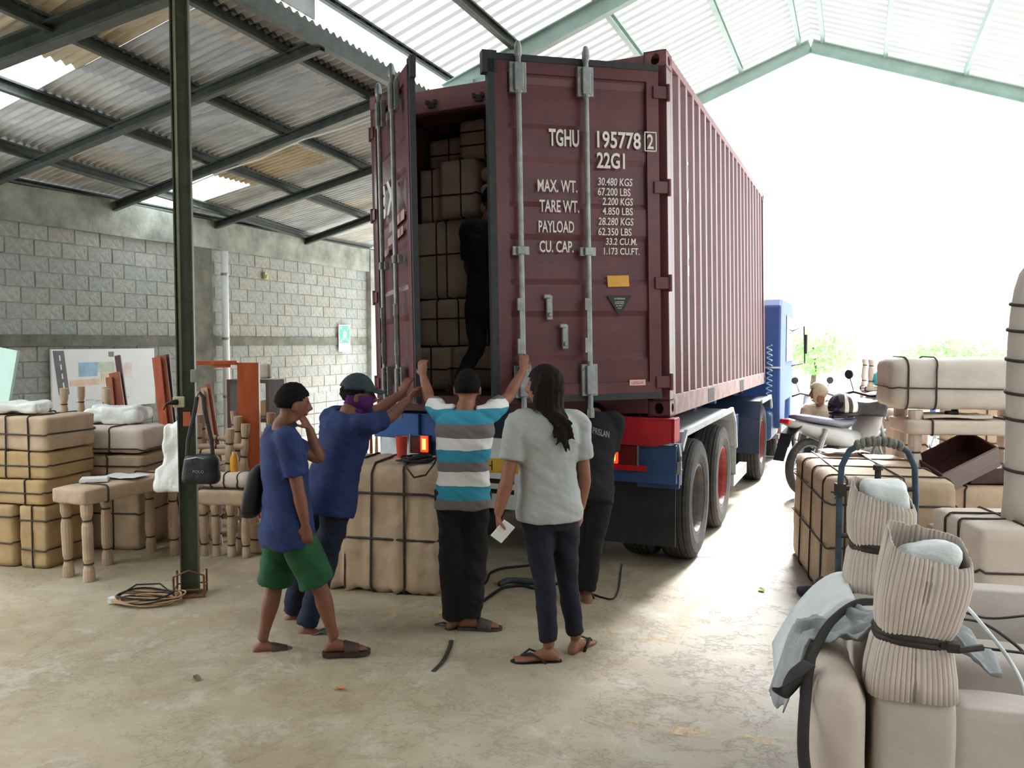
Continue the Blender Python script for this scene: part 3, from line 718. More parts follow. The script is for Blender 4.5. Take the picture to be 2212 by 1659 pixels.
cabm = MB()
prof = [(6.45, .75), (6.45, 2.30), (6.6, 2.42), (8.35, 2.42), (8.55, 2.25), (8.66, 1.55), (8.70, .55), (8.2, .55), (8.15, .9), (7.3, .9), (7.2, .55), (6.6, .55)]
cabm.prism(prof, -CW + .16, .16, 'yz'); cab = cabm.build('cab', CABB, tk, bevel=.03)
GLASS = mat('dark_glass', (30, 38, 48), .08, var=.05, spec=.7)
MB().prism([(7.3, 1.5), (8.45, 1.5), (8.35, 2.15), (7.3, 2.2)], .155, .17, 'yz').build('side_window', GLASS, cab)
MB().bb((-1.9, 6.44, 1.75), (-.55, 6.455, 2.15)).build('rear_window', GLASS, cab)
MB().bb((-2.2, 6.435, 1.42), (.165, 6.45, 1.445)).build('pale_stripe', WHITE, cab)
MB().tube([(.12, 8.3, 1.95), (.34, 8.4, 2.05), (.36, 8.4, 1.45), (.12, 8.35, 1.4)], .012, 6).build('mirror_arm', BLACK, cab)
MB().box((.37, 8.42, 1.76), (.05, .14, .32)).build('side_mirror', BLACK, cab, bevel=.015)
MB().lathe([(.06, 0), (.06, .05), (.045, .11), (.0, .13)], 14, Matrix.Translation((-.35, 8.2, 2.42))).build('beacon', mat('amber_beacon', (236, 140, 40), .3), cab)
MB().bb((-.42, 6.1, .42), (.08, 7.15, .82)).build('fuel_tank', mat('blue_tank', (52, 84, 128), .4, var=.1), tk, bevel=.05)
hs = [(-.30 + .16 * math.sin(t / 9 * PI) + .02 * 0, 6.25 - .0 * t, 1.9 - .1 * t) for t in range(10)]
coil = MB(); pts = []
for t in range(120):
    a = t * .55; c0 = t / 119; pts.append((.02 + .035 * math.cos(a), 6.28 + .035 * math.sin(a) + .1 * math.sin(c0 * PI), 1.75 - .75 * c0))
coil.tube(pts, .011, 5).build('air_hose', mat('pale_blue_hose', (150, 186, 216), .4), tk, smooth=True)
MB().bb((-.36, 7.05, .35), (.10, 7.12, .42)).bb((-.36, 7.05, .62), (.10, 7.12, .68)).build('cab_step', MUDG, tk)
MB().bb((-1.6, 4.9, .95), (-.85, 5.7, 1.05)).build('fifth_wheel', BLACK, tk)
MB().bb((-1.3, 5.9, .95), (-.4, 6.35, 1.25)).build('battery_box', BLUE, tk, bevel=.01)

# ================================================================== people
def V(*a): return Vector(a)
def loft(mb, secs, seg=18, e=1.0, cap=True):
    """secs: (centre, X half-axis vector, Y half-axis vector)"""
    vs = []
    for c, X, Y in secs:
        for k in range(seg):
            a = 2 * PI * k / seg; ca, sa = math.cos(a), math.sin(a)
            ca = math.copysign(abs(ca) ** e, ca); sa = math.copysign(abs(sa) ** e, sa)
            vs.append(c + X * ca + Y * sa)
    n = len(secs)
    fs = [(i * seg + k, i * seg + (k + 1) % seg, (i + 1) * seg + (k + 1) % seg, (i + 1) * seg + k) for i in range(n - 1) for k in range(seg)]
    if cap: fs += [tuple(reversed(range(seg))), tuple(range((n - 1) * seg, n * seg))]
    return mb.add(vs, fs)
def limb(mb, pts, rad, seg=12, steps=5):
    """smooth tapering limb through joints: Catmull-Rom on centre and radius"""
    n = len(pts); P = []; Q = []
    for i in range(n - 1):
        p0, p1, p2, p3 = pts[max(0, i - 1)], pts[i], pts[i + 1], pts[min(n - 1, i + 2)]
        r0, r1, r2, r3 = rad[max(0, i - 1)], rad[i], rad[i + 1], rad[min(n - 1, i + 2)]
        for s in range(steps):
            t = s / steps; f = lambda a, b, c, d: .5 * ((2 * b) + (c - a) * t + (2 * a - 5 * b + 4 * c - d) * t * t + (3 * b - a - 3 * c + d) * t ** 3)
            P.append(f(p0, p1, p2, p3)); Q.append(max(.002, f(r0, r1, r2, r3)))
    P.append(pts[-1]); Q.append(rad[-1])
    return mb.tube(P, Q, seg)
def head_pt(d, k=1.0):
    """unit direction in head space (x right, y forward, z up) -> point on the skull surface"""
    x, y, z = d; a, b, c = .076, .096, .116
    fw = 1 - .30 * max(0, -z) ** 1.4; fb = 1.0
    if z < 0 and y < 0: fb = 1 - .42 * (-z) ** 1.2
    if z < 0 and y > 0: fb = 1 - .10 * (-z)
    if z > 0 and y < 0: fb = 1.06
    return Vector((a * x * fw, b * y * fb + (.012 if z < 0 else .0) * -z, c * z)) * k
def head_frame(c, fwd, up, k):
    y = Vector(fwd).normalized(); x = y.cross(Vector(up)).normalized(); z = x.cross(y).normalized()
    M = Matrix((x, y, z)).transposed().to_4x4(); M.translation = c; return M @ Matrix.Scale(k, 4)
def shell(M, keep, scale, nu=36, nv=24, off=(0, 0, 0), rough=0.0, sc=None):
    """part of the head surface pushed outwards; keep(dir) says which part"""
    mb = MB(); vs = []; ok = []
    for j in range(nv + 1):
        for i in range(nu):
            t = PI * j / nv; f = 2 * PI * i / nu; d = Vector((math.sin(t) * math.sin(f), math.sin(t) * math.cos(f), math.cos(t)))
            s = scale(d) if callable(scale) else scale
            p = head_pt(d, s)
            if sc: p = Vector((p.x * sc[0], p.y * sc[1], p.z * sc[2]))
            if rough: p += d * rough * noise.noise(d * 7)
            vs.append(M @ (p + Vector(off))); ok.append(keep(d))
    fs = [(j * nu + i, j * nu + (i + 1) % nu, (j + 1) * nu + (i + 1) % nu, (j + 1) * nu + i) for j in range(nv) for i in range(nu)]
    fs = [f for f in fs if sum(ok[q] for q in f) >= 3]
    used = sorted({q for f in fs for q in f}); ix = {q: n for n, q in enumerate(used)}
    mb.add([vs[q] for q in used], [tuple(ix[q] for q in f) for f in fs]); return mb
def hand(mb, w, d, n, side, curl=.5, k=1.0, spread=.1):
    """hand from wrist w along d, n = direction the palm faces, side=+1 thumb towards d x n"""
    d = Vector(d).normalized(); n = Vector(n); n = (n - d * n.dot(d)).normalized(); s = d.cross(n).normalized() * side
    L = .088 * k
    loft(mb, [(w - d * .03, s * .024 * k, n * .02 * k), (w, s * .026 * k, n * .018 * k), (w + d * L * .4, s * .036 * k, n * .015 * k), (w + d * L * .85, s * .04 * k, n * .0135 * k), (w + d * L * 1.02, s * .037 * k, n * .011 * k)], 12)
    for q, (o, ln) in enumerate(((.030, .068), (.0105, .076), (-.010, .071), (-.029, .056))):
        b = w + d * (L * .95) + s * o * k; dd = (d + s * (o * spread * 30)).normalized(); pts = [b - dd * .012]; p = b
        for sgm, fr in enumerate((.42, .32, .26)):
            a = curl * (.5 + .55 * sgm + .05 * q); v = dd * math.cos(a) + n * math.sin(a); pts.append(p.copy()); p = p + v * ln * fr * k
        pts.append(p); mb.tube(pts, [.0088 * k, .0088 * k, .0082 * k, .0074 * k, .0058 * k], 8)
    b = w + d * L * .22 + s * .024 * k; t1 = (s * .75 + d * .6 + n * .25).normalized(); t2 = (s * .35 + d * .9 + n * (.25 + curl * .5)).normalized()
    mb.tube([b - t1 * .012, b, b + t1 * .034 * k, b + t1 * .034 * k + t2 * .026 * k, b + t1 * .034 * k + t2 * .044 * k], [.012 * k, .0125 * k, .0105 * k, .0092 * k, .007 * k], 8)
def foot(mb, an, toe, k=1.0, lift=.02):
    """foot from ankle towards toe direction (horizontal), sole lifted by the sandal"""
    d = Vector((toe[0], toe[1], 0)).normalized(); s = Vector((d.y, -d.x, 0)); g = Vector((an.x, an.y, lift + (an.z - .085 * k - lift)))
    z0 = g.z; U = Vector((0, 0, 1)); B0 = Vector((an.x, an.y, 0))
    secs = []
    for f, wd, h in ((-.062, .018, .025), (-.05, .030, .05), (-.01, .034, .085), (.04, .034, .07), (.09, .040, .045), (.135, .046, .032), (.165, .044, .026), (.185, .034, .018), (.195, .018, .012)):
        secs.append((B0 + d * f * k + U * (z0 + h * k / 2), s * wd * k, U * (h * k / 2 + .002)))
    loft(mb, secs, 12)
    for q, o in enumerate((.030, .012, -.005, -.020, -.033)):  # toes
        b = B0 + d * (.172 - .008 * q) * k + s * o * k + U * (z0 + .012 * k)
        mb.tube([b - d * .02, b, b + d * (.03 - .002 * q) * k], [.011 * k, .011 * k, .008 * k], 8)
    return B0, d, s, z0
def finish(mb, vox, name, m, parent, smooth=4, wrinkle=0.0, wf=(6, 6, 14), seed=0, dec=None):
    mods = [('REMESH', dict(mode='VOXEL', voxel_size=vox, use_smooth_shade=True)), ('SMOOTH', dict(factor=.5, iterations=smooth))]
    if dec: mods.append(('DECIMATE', dict(ratio=dec)))
    me = baked(mb, mods, name)
    me.materials.clear(); me.materials.append(m)
    if wrinkle:
        nv = len(me.vertices); co = [0.0] * (3 * nv); me.vertices.foreach_get('co', co); no = [0.0] * (3 * nv); me.vertex_normals.foreach_get('vector', no)
        for i in range(nv):
            x, y, z = co[3 * i:3 * i + 3]; q = Vector((x * wf[0] + seed * 3.1, y * wf[1], z * wf[2] + x * 7))
            h = (noise.noise(q) + .5 * noise.noise(q * 2.3)) * wrinkle
            for a in range(3): co[3 * i + a] += no[3 * i + a] * h
        me.vertices.foreach_set('co', co); me.update()
    o = bpy.data.objects.new(name, me); COL.objects.link(o); o.parent = parent; return o

def person(name, label, J, k=1.0, skin=SKIN, shirt=None, sleeve=.75, hem=-.12, pants=None, leg=1.0, hair='short', hairm=None, eyes=True, shoe=None, shoem=None, girth=1.0, loose=1.0, root=None, group=None, legr=1.0, wr=.006, drape=0.0):
    """J: joints in world space. Body is one skin mesh; clothes, hair, shoes are parts."""
    fwd = Vector((J['fwd'][0], J['fwd'][1], 0)).normalized(); rt = Vector((fwd.y, -fwd.x, 0))
    N, Pv = J['neck'], J['pelvis']; up = (N - Pv).normalized()
    shw, hpw = .165 * k * girth, .085 * k * girth
    chest = N - up * .055 * k
    srt = J.get('srt', rt); srt = (srt - up * srt.dot(up)).normalized(); sf = up.cross(srt).normalized()
    shL = J.get('shL', chest - srt * shw); shR = J.get('shR', chest + srt * shw)
    hipL = J.get('hipL', Pv - rt * hpw); hipR = J.get('hipR', Pv + rt * hpw)
    H = J['head']; hf = Vector(J.get('hfwd', (fwd.x, fwd.y, 0))); hu = Vector(J.get('hup', (0, 0, 1)))
    HM = head_frame(H, hf, hu, k)
    base = empty(name, (Pv.x, Pv.y, J.get('base', 0.0)))
    tag(base, label, 'person', group)
    par = base; inv = Matrix.Translation(-base.location)
    b = MB()
    # head, nose, ears, chin, lips, brow
    s = shell(HM, lambda d: True, 1.0, 28, 20); b.add(s.v, s.f)
    hp = lambda x, y, z: HM @ Vector((x, y, z))
    b.tube([hp(0, .094, .022), hp(0, .110, -.012), hp(0, .122, -.030), hp(0, .104, -.040)], [.009 * k, .012 * k, .0155 * k, .011 * k], 8)
    for q in (-1, 1):
        b.tube([hp(q * .006, .106, -.034), hp(q * .016, .102, -.036)], [.009 * k, .007 * k], 6)
        loft(b, [(hp(q * .070, -.004, -.02), (hp(0, .020, .006) - hp(0, 0, 0)), (hp(0, 0, .030) - hp(0, 0, 0))), (hp(q * .086, -.012, -.018), (hp(0, .017, .006) - hp(0, 0, 0)), (hp(0, 0, .030) - hp(0, 0, 0))), (hp(q * .090, -.014, -.018), (hp(0, .012, .0) - hp(0, 0, 0)), (hp(0, 0, .022) - hp(0, 0, 0)))], 12)
        b.tube([hp(q * .012, .092, .028), hp(q * .052, .074, .028)], .008 * k, 6)
    b.tube([hp(-.022, .089, -.062), hp(0, .098, -.060), hp(.022, .089, -.062)], [.005 * k, .0085 * k, .005 * k], 6)
    b.tube([hp(-.018, .088, -.072), hp(0, .096, -.072), hp(.018, .088, -.072)], [.005 * k, .008 * k, .005 * k], 6)
    limb(b, [hp(0, -.018, -.05), hp(0, -.02, -.10), N - up * .0 + (H - N) * .15, N - up * .06 * k], [.056 * k, .054 * k, .058 * k, .07 * k])
    def torso(mb, inf, lowest, topk=1.0, fl=0.0):
        secs = []
        tot = (N - Pv).length
        for t, wd, dp, off in ((lowest, .168, .118, -.01), (-.02, .170, .122, -.01), (.18, .158, .112, 0), (.40, .150, .108, .004), (.62, .165, .115, .008), (.78, .176, .112, .004), (.88, .168, .095, 0), (.955, .12, .075, -.004), (1.0, .075, .06, 0)):
            c = Pv.lerp(N, t) if t >= 0 else Pv + (Pv - N).normalized() * (-t * tot)
            if t < 0: c = c + Vector((0, 0, -1)) * 0
            a = rt.lerp(srt, max(0, min(1, t))).normalized(); up2 = up; f2 = up2.cross(a).normalized()
            flare = 1 + fl * max(0, .5 - t)
            secs.append((c + f2 * off * k, a * (wd * k * girth * flare + inf), f2 * (dp * k * girth * flare + inf)))
        loft(mb, secs, 22, .9)
    torso(b, -.012, -.10)
    el = {q: J['el' + q] for q in 'LR'}; wr_ = {q: J['wr' + q] for q in 'LR'}; sh = {'L': shL, 'R': shR}
    for q, sd in (('L', 1), ('R', -1)):
        S, E_, W_ = sh[q], el[q], wr_[q]
        limb(b, [S + (chest - S) * .35, S, S.lerp(E_, .4), E_, E_.lerp(W_, .3), W_], [.05 * k, .052 * k, .046 * k * girth, .038 * k, .040 * k, .026 * k])
        hd = J.get('hd' + q); hd = Vector(hd) if hd is not None else (W_ - E_)
        hn = Vector(J.get('hn' + q, (fwd.x, fwd.y, 0)))
        hand(b, W_, hd, hn, sd * J.get('th' + q, 1), J.get('curl' + q, .5), k, J.get('spread' + q, .1))
    hp2 = {'L': hipL, 'R': hipR}; ft = {}
    for q in 'LR':
        Hh, K_, A_ = hp2[q], J['kn' + q], J['an' + q]; g2 = (girth + 1) / 2
        limb(b, [Hh + (Pv - Hh) * .2 + up * .06, Hh, Hh.lerp(K_, .45), K_, K_.lerp(A_, .3), K_.lerp(A_, .75), A_], [.085 * k * g2, .086 * k * g2, .07 * k * g2, .052 * k, .054 * k, .036 * k, .034 * k])
        ft[q] = foot(b, A_, J['toe' + q], k, lift=.022)
    b.v = [tuple(inv @ Vector(v)) for v in b.v]
    body = finish(b, .0072, 'body', skin, par, 3)
    def piece(mb, name, m, **kw):
        mb.v = [tuple(inv @ Vector(v)) for v in mb.v]
        return mb.build(name, m, par, **kw)
    # shirt
    if shirt:
        mb = MB(); torso(mb, .012 * loose, hem, fl=drape)
        for q in 'LR':
            S, E_ = sh[q], el[q]
            if sleeve <= 1.0: pts = [S + (chest - S) * .5, S, S.lerp(E_, .5 * sleeve), S.lerp(E_, sleeve)]; rr = [.07, .068, .066, .066]
            else: pts = [S + (chest - S) * .5, S, S.lerp(E_, .5), E_, E_.lerp(wr_[q], .5), wr_[q]]; rr = [.07, .066, .058, .054, .046, .04]
            limb(mb, pts, [x * k * (.85 + .15 * loose) * (girth + 1) / 2 for x in rr])
        cl = N - up * .02; limb(mb, [cl - up * .04, cl + up * .012 * k, cl + up * .022 * k], [.085 * k, .072 * k, .068 * k])
        mb.v = [tuple(inv @ Vector(v)) for v in mb.v]
        finish(mb, .0095, 'shirt', shirt, par, 6, wrinkle=wr, seed=len(name) + int(Pv.x * 10))
    if pants:
        mb = MB(); tot = (N - Pv).length
        rt2 = rt; f2 = up.cross(rt2).normalized()
        loft(mb, [(Pv + up * .12 * k, rt2 * .152 * k * girth, f2 * .105 * k * girth), (Pv + up * .04 * k, rt2 * .166 * k * girth, f2 * .118 * k * girth), (Pv - Vector((0, 0, .06 * k)), rt2 * .165 * k * girth, f2 * .12 * k * girth), (Pv - Vector((0, 0, .11 * k)), rt2 * .12 * k, f2 * .10 * k)], 22, .9)
        for q in 'LR':
            Hh, K_, A_ = hp2[q], J['kn' + q], J['an' + q]; g2 = (girth + 1) / 2
            if leg < 1: end = Hh.lerp(K_, leg); pts = [Hh + up * .05, Hh, Hh.lerp(end, .5), end]; rr = [.10, .108, .108, .112]
            else:
                end = K_.lerp(A_, J.get('cuff', .93)); pts = [Hh + up * .05, Hh, Hh.lerp(K_, .5), K_, K_.lerp(end, .5), end]; rr = [.095, .10, .085, .066 * legr, .062 * legr, .056 * legr]
            limb(mb, pts, [x * k * g2 for x in rr], 16)
        mb.v = [tuple(inv @ Vector(v)) for v in mb.v]
        finish(mb, .0095, 'shorts' if leg < 1 else 'trousers', pants, par, 5, wrinkle=wr * 1.1, wf=(8, 8, 11), seed=5)
    if shoe:
        for q in 'LR':
            B0, d, s, z0 = ft[q]; mb = MB(); n = 14; U = Vector((0, 0, 1)); pts = []
            out = [(-.075, .0), (-.068, .028), (-.03, .040), (.04, .038), (.10, .048), (.15, .054), (.19, .046), (.215, .022), (.22, .0)]
            ring = [(f, wd) for f, wd in out] + [(f, -wd) for f, wd in out[-2:0:-1]]
            for hgt in (z0 - .022, z0 + .002):
                for f, wd in ring: pts.append(B0 + d * f * k + s * wd * k + U * hgt)
            m_ = len(ring); mb.add(pts, [tuple(range(m_))[::-1], tuple(range(m_, 2 * m_))] + [(i, (i + 1) % m_, m_ + (i + 1) % m_, m_ + i) for i in range(m_)])
            so = piece(mb, 'sandal', shoem)
            st = MB(); c0 = B0 + U * (z0 + .045 * k) + d * .075 * k
            if shoe == 'thong':
                t0 = B0 + d * .155 * k + s * .012 + U * (z0 + .03)
                for sg in (-1, 1):
                    st.tube([t0, B0 + d * .11 * k + s * sg * .030 * k + U * (z0 + .058 * k), B0 + d * .05 * k + s * sg * .043 * k + U * (z0 + .03), B0 + d * .02 * k + s * sg * .042 * k + U * z0], .008 * k, 6, flat=(1.3, .7))
            else:
                def fn(u, v):
                    a = PI * u; return B0 + d * (.06 + .09 * v) * k + s * (math.cos(a) * .050 * k) + U * (z0 + (.066 - .03 * v) * k * math.sin(a))
                st.grid(10, 3, fn)
            st.v = [tuple(inv @ Vector(v)) for v in st.v]
            o = st.build('strap', shoem, so, smooth=True, solid=.004 if shoe != 'thong' else 0)
    hm = hairm or HAIR
    if hair == 'short':
        mb = shell(HM, lambda d: (d.z > .34 - .0 * d.y if d.y > .35 else d.z > (-.30 if d.y < -.05 else .02 + .4 * d.y)), lambda d: 1.045 + .03 * noise.noise(d * 9), rough=.006)
        piece(mb, 'hair', hm, smooth=True, solid=.012)
    elif hair == 'long':
        mb = shell(HM, lambda d: d.z > .30 if d.y > .45 else (d.z > -.2 if d.y > .1 else d.z > -.75), lambda d: 1.14, rough=.004)
        mb2 = MB(); mb2.add(mb.v, mb.f)
        me = mb2
        rnd = random.Random(4); locks = MB()
        for q in range(26):
            u = q / 25 * 2 - 1; a = PI + u * 1.35
            sx, sy = math.sin(a) * .080, math.cos(a) * .092
            p0 = hp(sx, sy, .02 + rnd.uniform(-.02, .04)); p1 = hp(sx * 1.1, sy * 1.12, -.09)
            end = J['hairend'] + srt * (u * .055 + rnd.uniform(-.012, .012)) + Vector((0, 0, rnd.uniform(-.05, .07) + abs(u) * .06))
            mid = p1.lerp(end, .5) + srt * rnd.uniform(-.02, .02) - sf * .012
            limb(locks, [hp(sx * .8, sy * .8, .09), p0, p1, mid, end], [.018, .022, .022, .020, .005], 8, 6)
        loft(locks, [(hp(0, -.02, z), HM.to_3x3() @ Vector((.083 * f, 0, 0)), HM.to_3x3() @ Vector((0, .094 * f, 0))) for z, f in ((.128, .25), (.118, .55), (.095, .82), (.05, 1.02), (.0, 1.05))], 20)
        locks.v = [tuple(inv @ Vector(v)) for v in locks.v]
        finish(locks, .008, 'hair', hm, par, 2, wrinkle=.006, wf=(40, 40, 4))
        piece(mb, 'hair_crown', hm, smooth=True, solid=.008)
    if eyes:
        for q in (-1, 1):
            e = MB(); e.lathe([(0, -.006), (.006, -.005), (.009, 0), (.006, .005), (0, .006)], 10, HM @ Matrix.Translation((q * .031, .0835, .012)) @ Matrix.Rotation(PI / 2, 4, 'X'))
            piece(e, 'eye', BLACK, smooth=True)
    J['HM'] = HM; J['inv'] = inv; J['base_ob'] = base; J['piece'] = piece; J['sf'] = sf; J['srt_'] = srt; J['up'] = up
    return base

# ---- 1: man in green shorts walking right
SHIRT_BLUE = mat('blue_cotton_shirt', (29, 45, 92), .85, var=.14, scale=7, bump=.15, bscale=40)
GREEN = mat('green_cotton_shorts', (24, 76, 42), .85, var=.16, scale=8, bump=.15, bscale=40)
BROWNS = mat('brown_leather_sandal', (62, 46, 38), .6, var=.15, scale=20)
J1 = dict(fwd=(.88, .47), neck=at(606, 925, 4.72), pelvis=at(622, 1128, 4.72), head=at(632, 870, 4.74), hfwd=(.85, .55, -.1),
          elR=at(645, 1062, 4.56), wrR=at(660, 1135, 4.56), hdR=(.05, .1, -1), hnR=(-.3, .9, 0), curlR=.7,
          elL=at(688, 990, 4.92), wrL=at(668, 925, 4.90), hdL=(-.35, -.1, .6), hnL=(-.5, .2, -.3), curlL=.8,
          knL=at(592, 1272, 4.82), anL=at(567, 1383, 4.78), toeL=(.95, .25), knR=at(692, 1272, 4.66), anR=at(722, 1378, 4.68), toeR=(.96, .18))
person('person', 'man in blue shirt and green shorts walking, hand raised to his neck', J1, k=.93, skin=SKIN, shirt=SHIRT_BLUE, sleeve=.72, hem=-.22, pants=GREEN, leg=.92, shoe='slide', shoem=BROWNS, girth=1.02, loose=1.5, drape=.25, wr=.010)
SLING = mat('black_sling_nylon', (26, 26, 28), .6, var=.2, scale=10)
sb_ = empty('sling_bag', at(548, 1115, 4.80)); tag(sb_, 'black sling bag hanging at the walking man\'s back', 'bag')
_m = MB(); loft(_m, [(Vector((x, 0, z)), Vector((a, 0, 0)), Vector((0, b, 0))) for x, z, a, b in ((-.015, 0, .035, .06), (-.01, .03, .055, .09), (.01, .15, .055, .10), (.03, .26, .045, .09), (.045, .30, .025, .06))], 16, .7); _m.build('pouch', SLING, sb_, smooth=True)
_a = sb_.location; _pts = [at(560, 1040, 4.84), at(570, 1000, 4.74), at(592, 962, 4.60), at(618, 928, 4.60), at(640, 915, 4.70)]
MB().tube([p - _a for p in _pts], .016, 8, flat=(1, .3), up=(.3, -.9, .3)).build('carry_strap', SLING, sb_, smooth=True)
# ---- 2: man with cap and purple face scarf
JEAN = mat('dark_denim', (26, 34, 56), .85, var=.18, scale=12, bump=.2, bscale=80)
CAPM = mat('dark_green_cap_cloth', (40, 54, 60), .8, var=.1, scale=10)
PURP = mat('purple_scarf_cloth', (84, 30, 88), .85, var=.15, scale=9, bump=.2)
TEALS = mat('teal_foam_sandal', (86, 108, 110), .7, var=.1)
J2 = dict(fwd=(.62, .78), neck=at(752, 893, 5.16), pelvis=at(712, 1072, 5.10), head=at(772, 853, 5.20), hfwd=(.96, .25, -.05),
          elR=at(838, 905, 5.22), wrR=at(882, 864, 5.42), hdR=(.35, .75, .55), hnR=(.8, -.1, -.3), curlR=.9,
          elL=at(815, 885, 5.46), wrL=at(868, 850, 5.60), hdL=(.3, .4, .8), hnL=(.5, .8, 0), curlL=.5,
          knL=at(655, 1215, 5.30), anL=at(632, 1322, 5.34), toeL=(.9, .1), knR=at(700, 1225, 5.12), anR=at(662, 1350, 5.08), toeR=(.98, -.15), cuff=1.0)
person('person', 'man in dark cap, purple face scarf and blue shirt pushing the container door', J2, k=.98, skin=SKIN, shirt=SHIRT_BLUE, sleeve=.82, hem=-.22, pants=JEAN, hair='short', shoe='thong', shoem=TEALS, loose=1.5, legr=1.15, drape=.2, wr=.010)
HM = J2['HM']
cp = J2['piece'](shell(HM, lambda d: d.z > .18 - .12 * d.y, 1.14, sc=(1.02, 1.04, 1.05)), 'cap', CAPM, smooth=True, solid=.006)
mb = MB()
def visor(u, v):
    a = (u - .5) * 2.0; r = .098 + .085 * v * math.cos(a * .75); return J2['inv'] @ (HM @ Vector((math.sin(a) * (.086 + .012 * v), math.cos(a) * .092 + .085 * v, .040 + .006 - .020 * v - .014 * abs(math.sin(a)))))
mb.grid(12, 5, visor).build('visor', CAPM, cp, smooth=True, solid=.006)
J2['piece'](shell(HM, lambda d: d.z < .02 + .0 * d.y and (d.y > -.75 or d.z < -.3), 1.13, rough=.006), 'face_scarf', PURP, smooth=True, solid=.008)
mb = MB(); limb(mb, [HM @ V(0, -.01, -.07), HM @ V(-.01, -.02, -.12), HM @ V(0, -.03, -.165)], [.07, .076, .088], 18); J2['piece'](mb, 'scarf_fold', PURP, smooth=True)
# ---- 3: man in striped shirt, arms up
def stripes():
    m = bpy.data.materials.new('striped_jersey'); m.use_nodes = True; nt = m.node_tree; n = nt.nodes; L = nt.links; b = n['Principled BSDF']; b.inputs['Roughness'].default_value = .85
    tc = n.new('ShaderNodeTexCoord'); sp = n.new('ShaderNodeSeparateXYZ'); L.new(tc.outputs['Object'], sp.inputs[0])
    nz = n.new('ShaderNodeTexNoise'); nz.inputs['Scale'].default_value = 5; L.new(tc.outputs['Object'], nz.inputs['Vector'])
    # stripes sag towards the right hip where the cloth is pulled
    sx = n.new('ShaderNodeMath'); sx.operation = 'MULTIPLY_ADD'; sx.inputs[1].default_value = -.04; L.new(nz.outputs[0], sx.inputs[0]); L.new(sp.outputs[2], sx.inputs[2])
    m1 = n.new('ShaderNodeMapRange'); m1.inputs[1].default_value = .70; m1.inputs[2].default_value = 1.45; L.new(sx.outputs[0], m1.inputs[0])
    r = n.new('ShaderNodeValToRGB'); r.color_ramp.interpolation = 'CONSTANT'; e = r.color_ramp.elements
    W_, T_, G_ = lin((226, 224, 222)), lin((46, 138, 164)), lin((112, 106, 108))
    seq = [(0, G_), (.155, T_), (.26, W_), (.375, G_), (.455, T_), (.55, W_), (.645, G_), (.765, T_), (.885, W_), (.955, G_)]
    while len(e) < len(seq): e.new(.5)
    for el_, (p, c) in zip(e, seq): el_.position = p; el_.color = (*c, 1)
    L.new(m1.outputs[0], r.inputs[0]); L.new(r.outputs[0], b.inputs['Base Color']); return m
BLACKC = mat('black_cotton_trousers', (16, 16, 18), .85, var=.2, scale=8, bump=.15)
GREYS = mat('grey_brown_sandal', (72, 66, 62), .7, var=.12)
J3 = dict(fwd=(-.05, 1), neck=at(1004, 886, 5.18), pelvis=at(1000, 1075, 5.15), head=at(1010, 838, 5.24), hfwd=(.05, 1, -.05),
          elL=at(928, 862, 5.42), wrL=at(914, 812, 5.60), hdL=(-.1, .25, 1), hnL=(.4, .9, 0), curlL=1.0, elR=at(1098, 858, 5.42), wrR=at(1130, 800, 5.52), hdR=(.1, .25, 1), hnR=(-.4, .9, 0), curlR=1.0,
          shL=at(955, 893, 5.22), shR=at(1055, 893, 5.22),
          knL=at(980, 1215, 5.14), anL=at(983, 1328, 5.17), toeL=(.75, .65), knR=at(1022, 1212, 5.16), anR=at(1012, 1326, 5.14), toeR=(.98, -.05), cuff=1.05)
person('person', 'man in white, teal and grey striped shirt reaching up to both doors', J3, k=.97, skin=SKIN2, shirt=stripes(), sleeve=.62, hem=-.12, pants=BLACKC, shoe='slide', shoem=GREYS, loose=1.3, legr=1.45, wr=.010)
# ---- 4: long-haired person in pale T-shirt
TEE = mat('pale_grey_tshirt', (164, 167, 164), .9, var=.07, scale=6, bump=.15, bscale=30)
JEAN2 = mat('navy_skinny_jeans', (22, 25, 40), .85, var=.2, scale=10, bump=.15, bscale=80)
BLKS = mat('black_foam_sandal', (40, 37, 36), .7, var=.1)
BRHAIR = mat('dark_brown_hair', (34, 24, 21), .75, var=.3, scale=50, spec=.12, rgb2=(16, 12, 12), stretch=(5, 5, .6))
J4 = dict(fwd=(-.30, .95), neck=at(1180, 890, 4.62), pelvis=at(1186, 1100, 4.64), head=at(1176, 838, 4.64), hfwd=(-.80, .58, .12),
          elL=at(1096, 1035, 4.52), wrL=at(1076, 1110, 4.50), hdL=(.05, .1, -1), hnL=(.9, .1, 0), curlL=.8, elR=at(1262, 1030, 4.68), wrR=at(1254, 1098, 4.72), hdR=(0, .15, -1), hnR=(-.8, .3, 0), curlR=.5,
          shL=at(1118, 912, 4.58), shR=at(1248, 914, 4.70), hairend=at(1222, 968, 4.50),
          knL=at(1176, 1255, 4.63), anL=at(1186, 1396, 4.62), toeL=(-.95, -.02), knR=at(1226, 1250, 4.76), anR=at(1244, 1378, 4.76), toeR=(.55, .80), cuff=.92)
person('person', 'long-haired person in pale grey T-shirt and dark jeans holding a white phone', J4, k=1.0, skin=SKIN2, shirt=TEE, sleeve=.68, hem=-.10, pants=JEAN2, hair='long', hairm=BRHAIR, shoe='thong', shoem=BLKS, girth=.96, loose=1.5, legr=.96, wr=.008, drape=.14)
mb = MB(); ph = mb.build('phone', WHITE, None) if False else None
o = MB().box((0, 0, 0), (.075, .009, .118)).build('mobile_phone', WHITE, None, bevel=.003)
o.location = at(1086, 1148, 4.47); o.rotation_euler = (.25, R(38), .2); tag(o, 'white phone held low in the long-haired person\'s hand', 'phone')
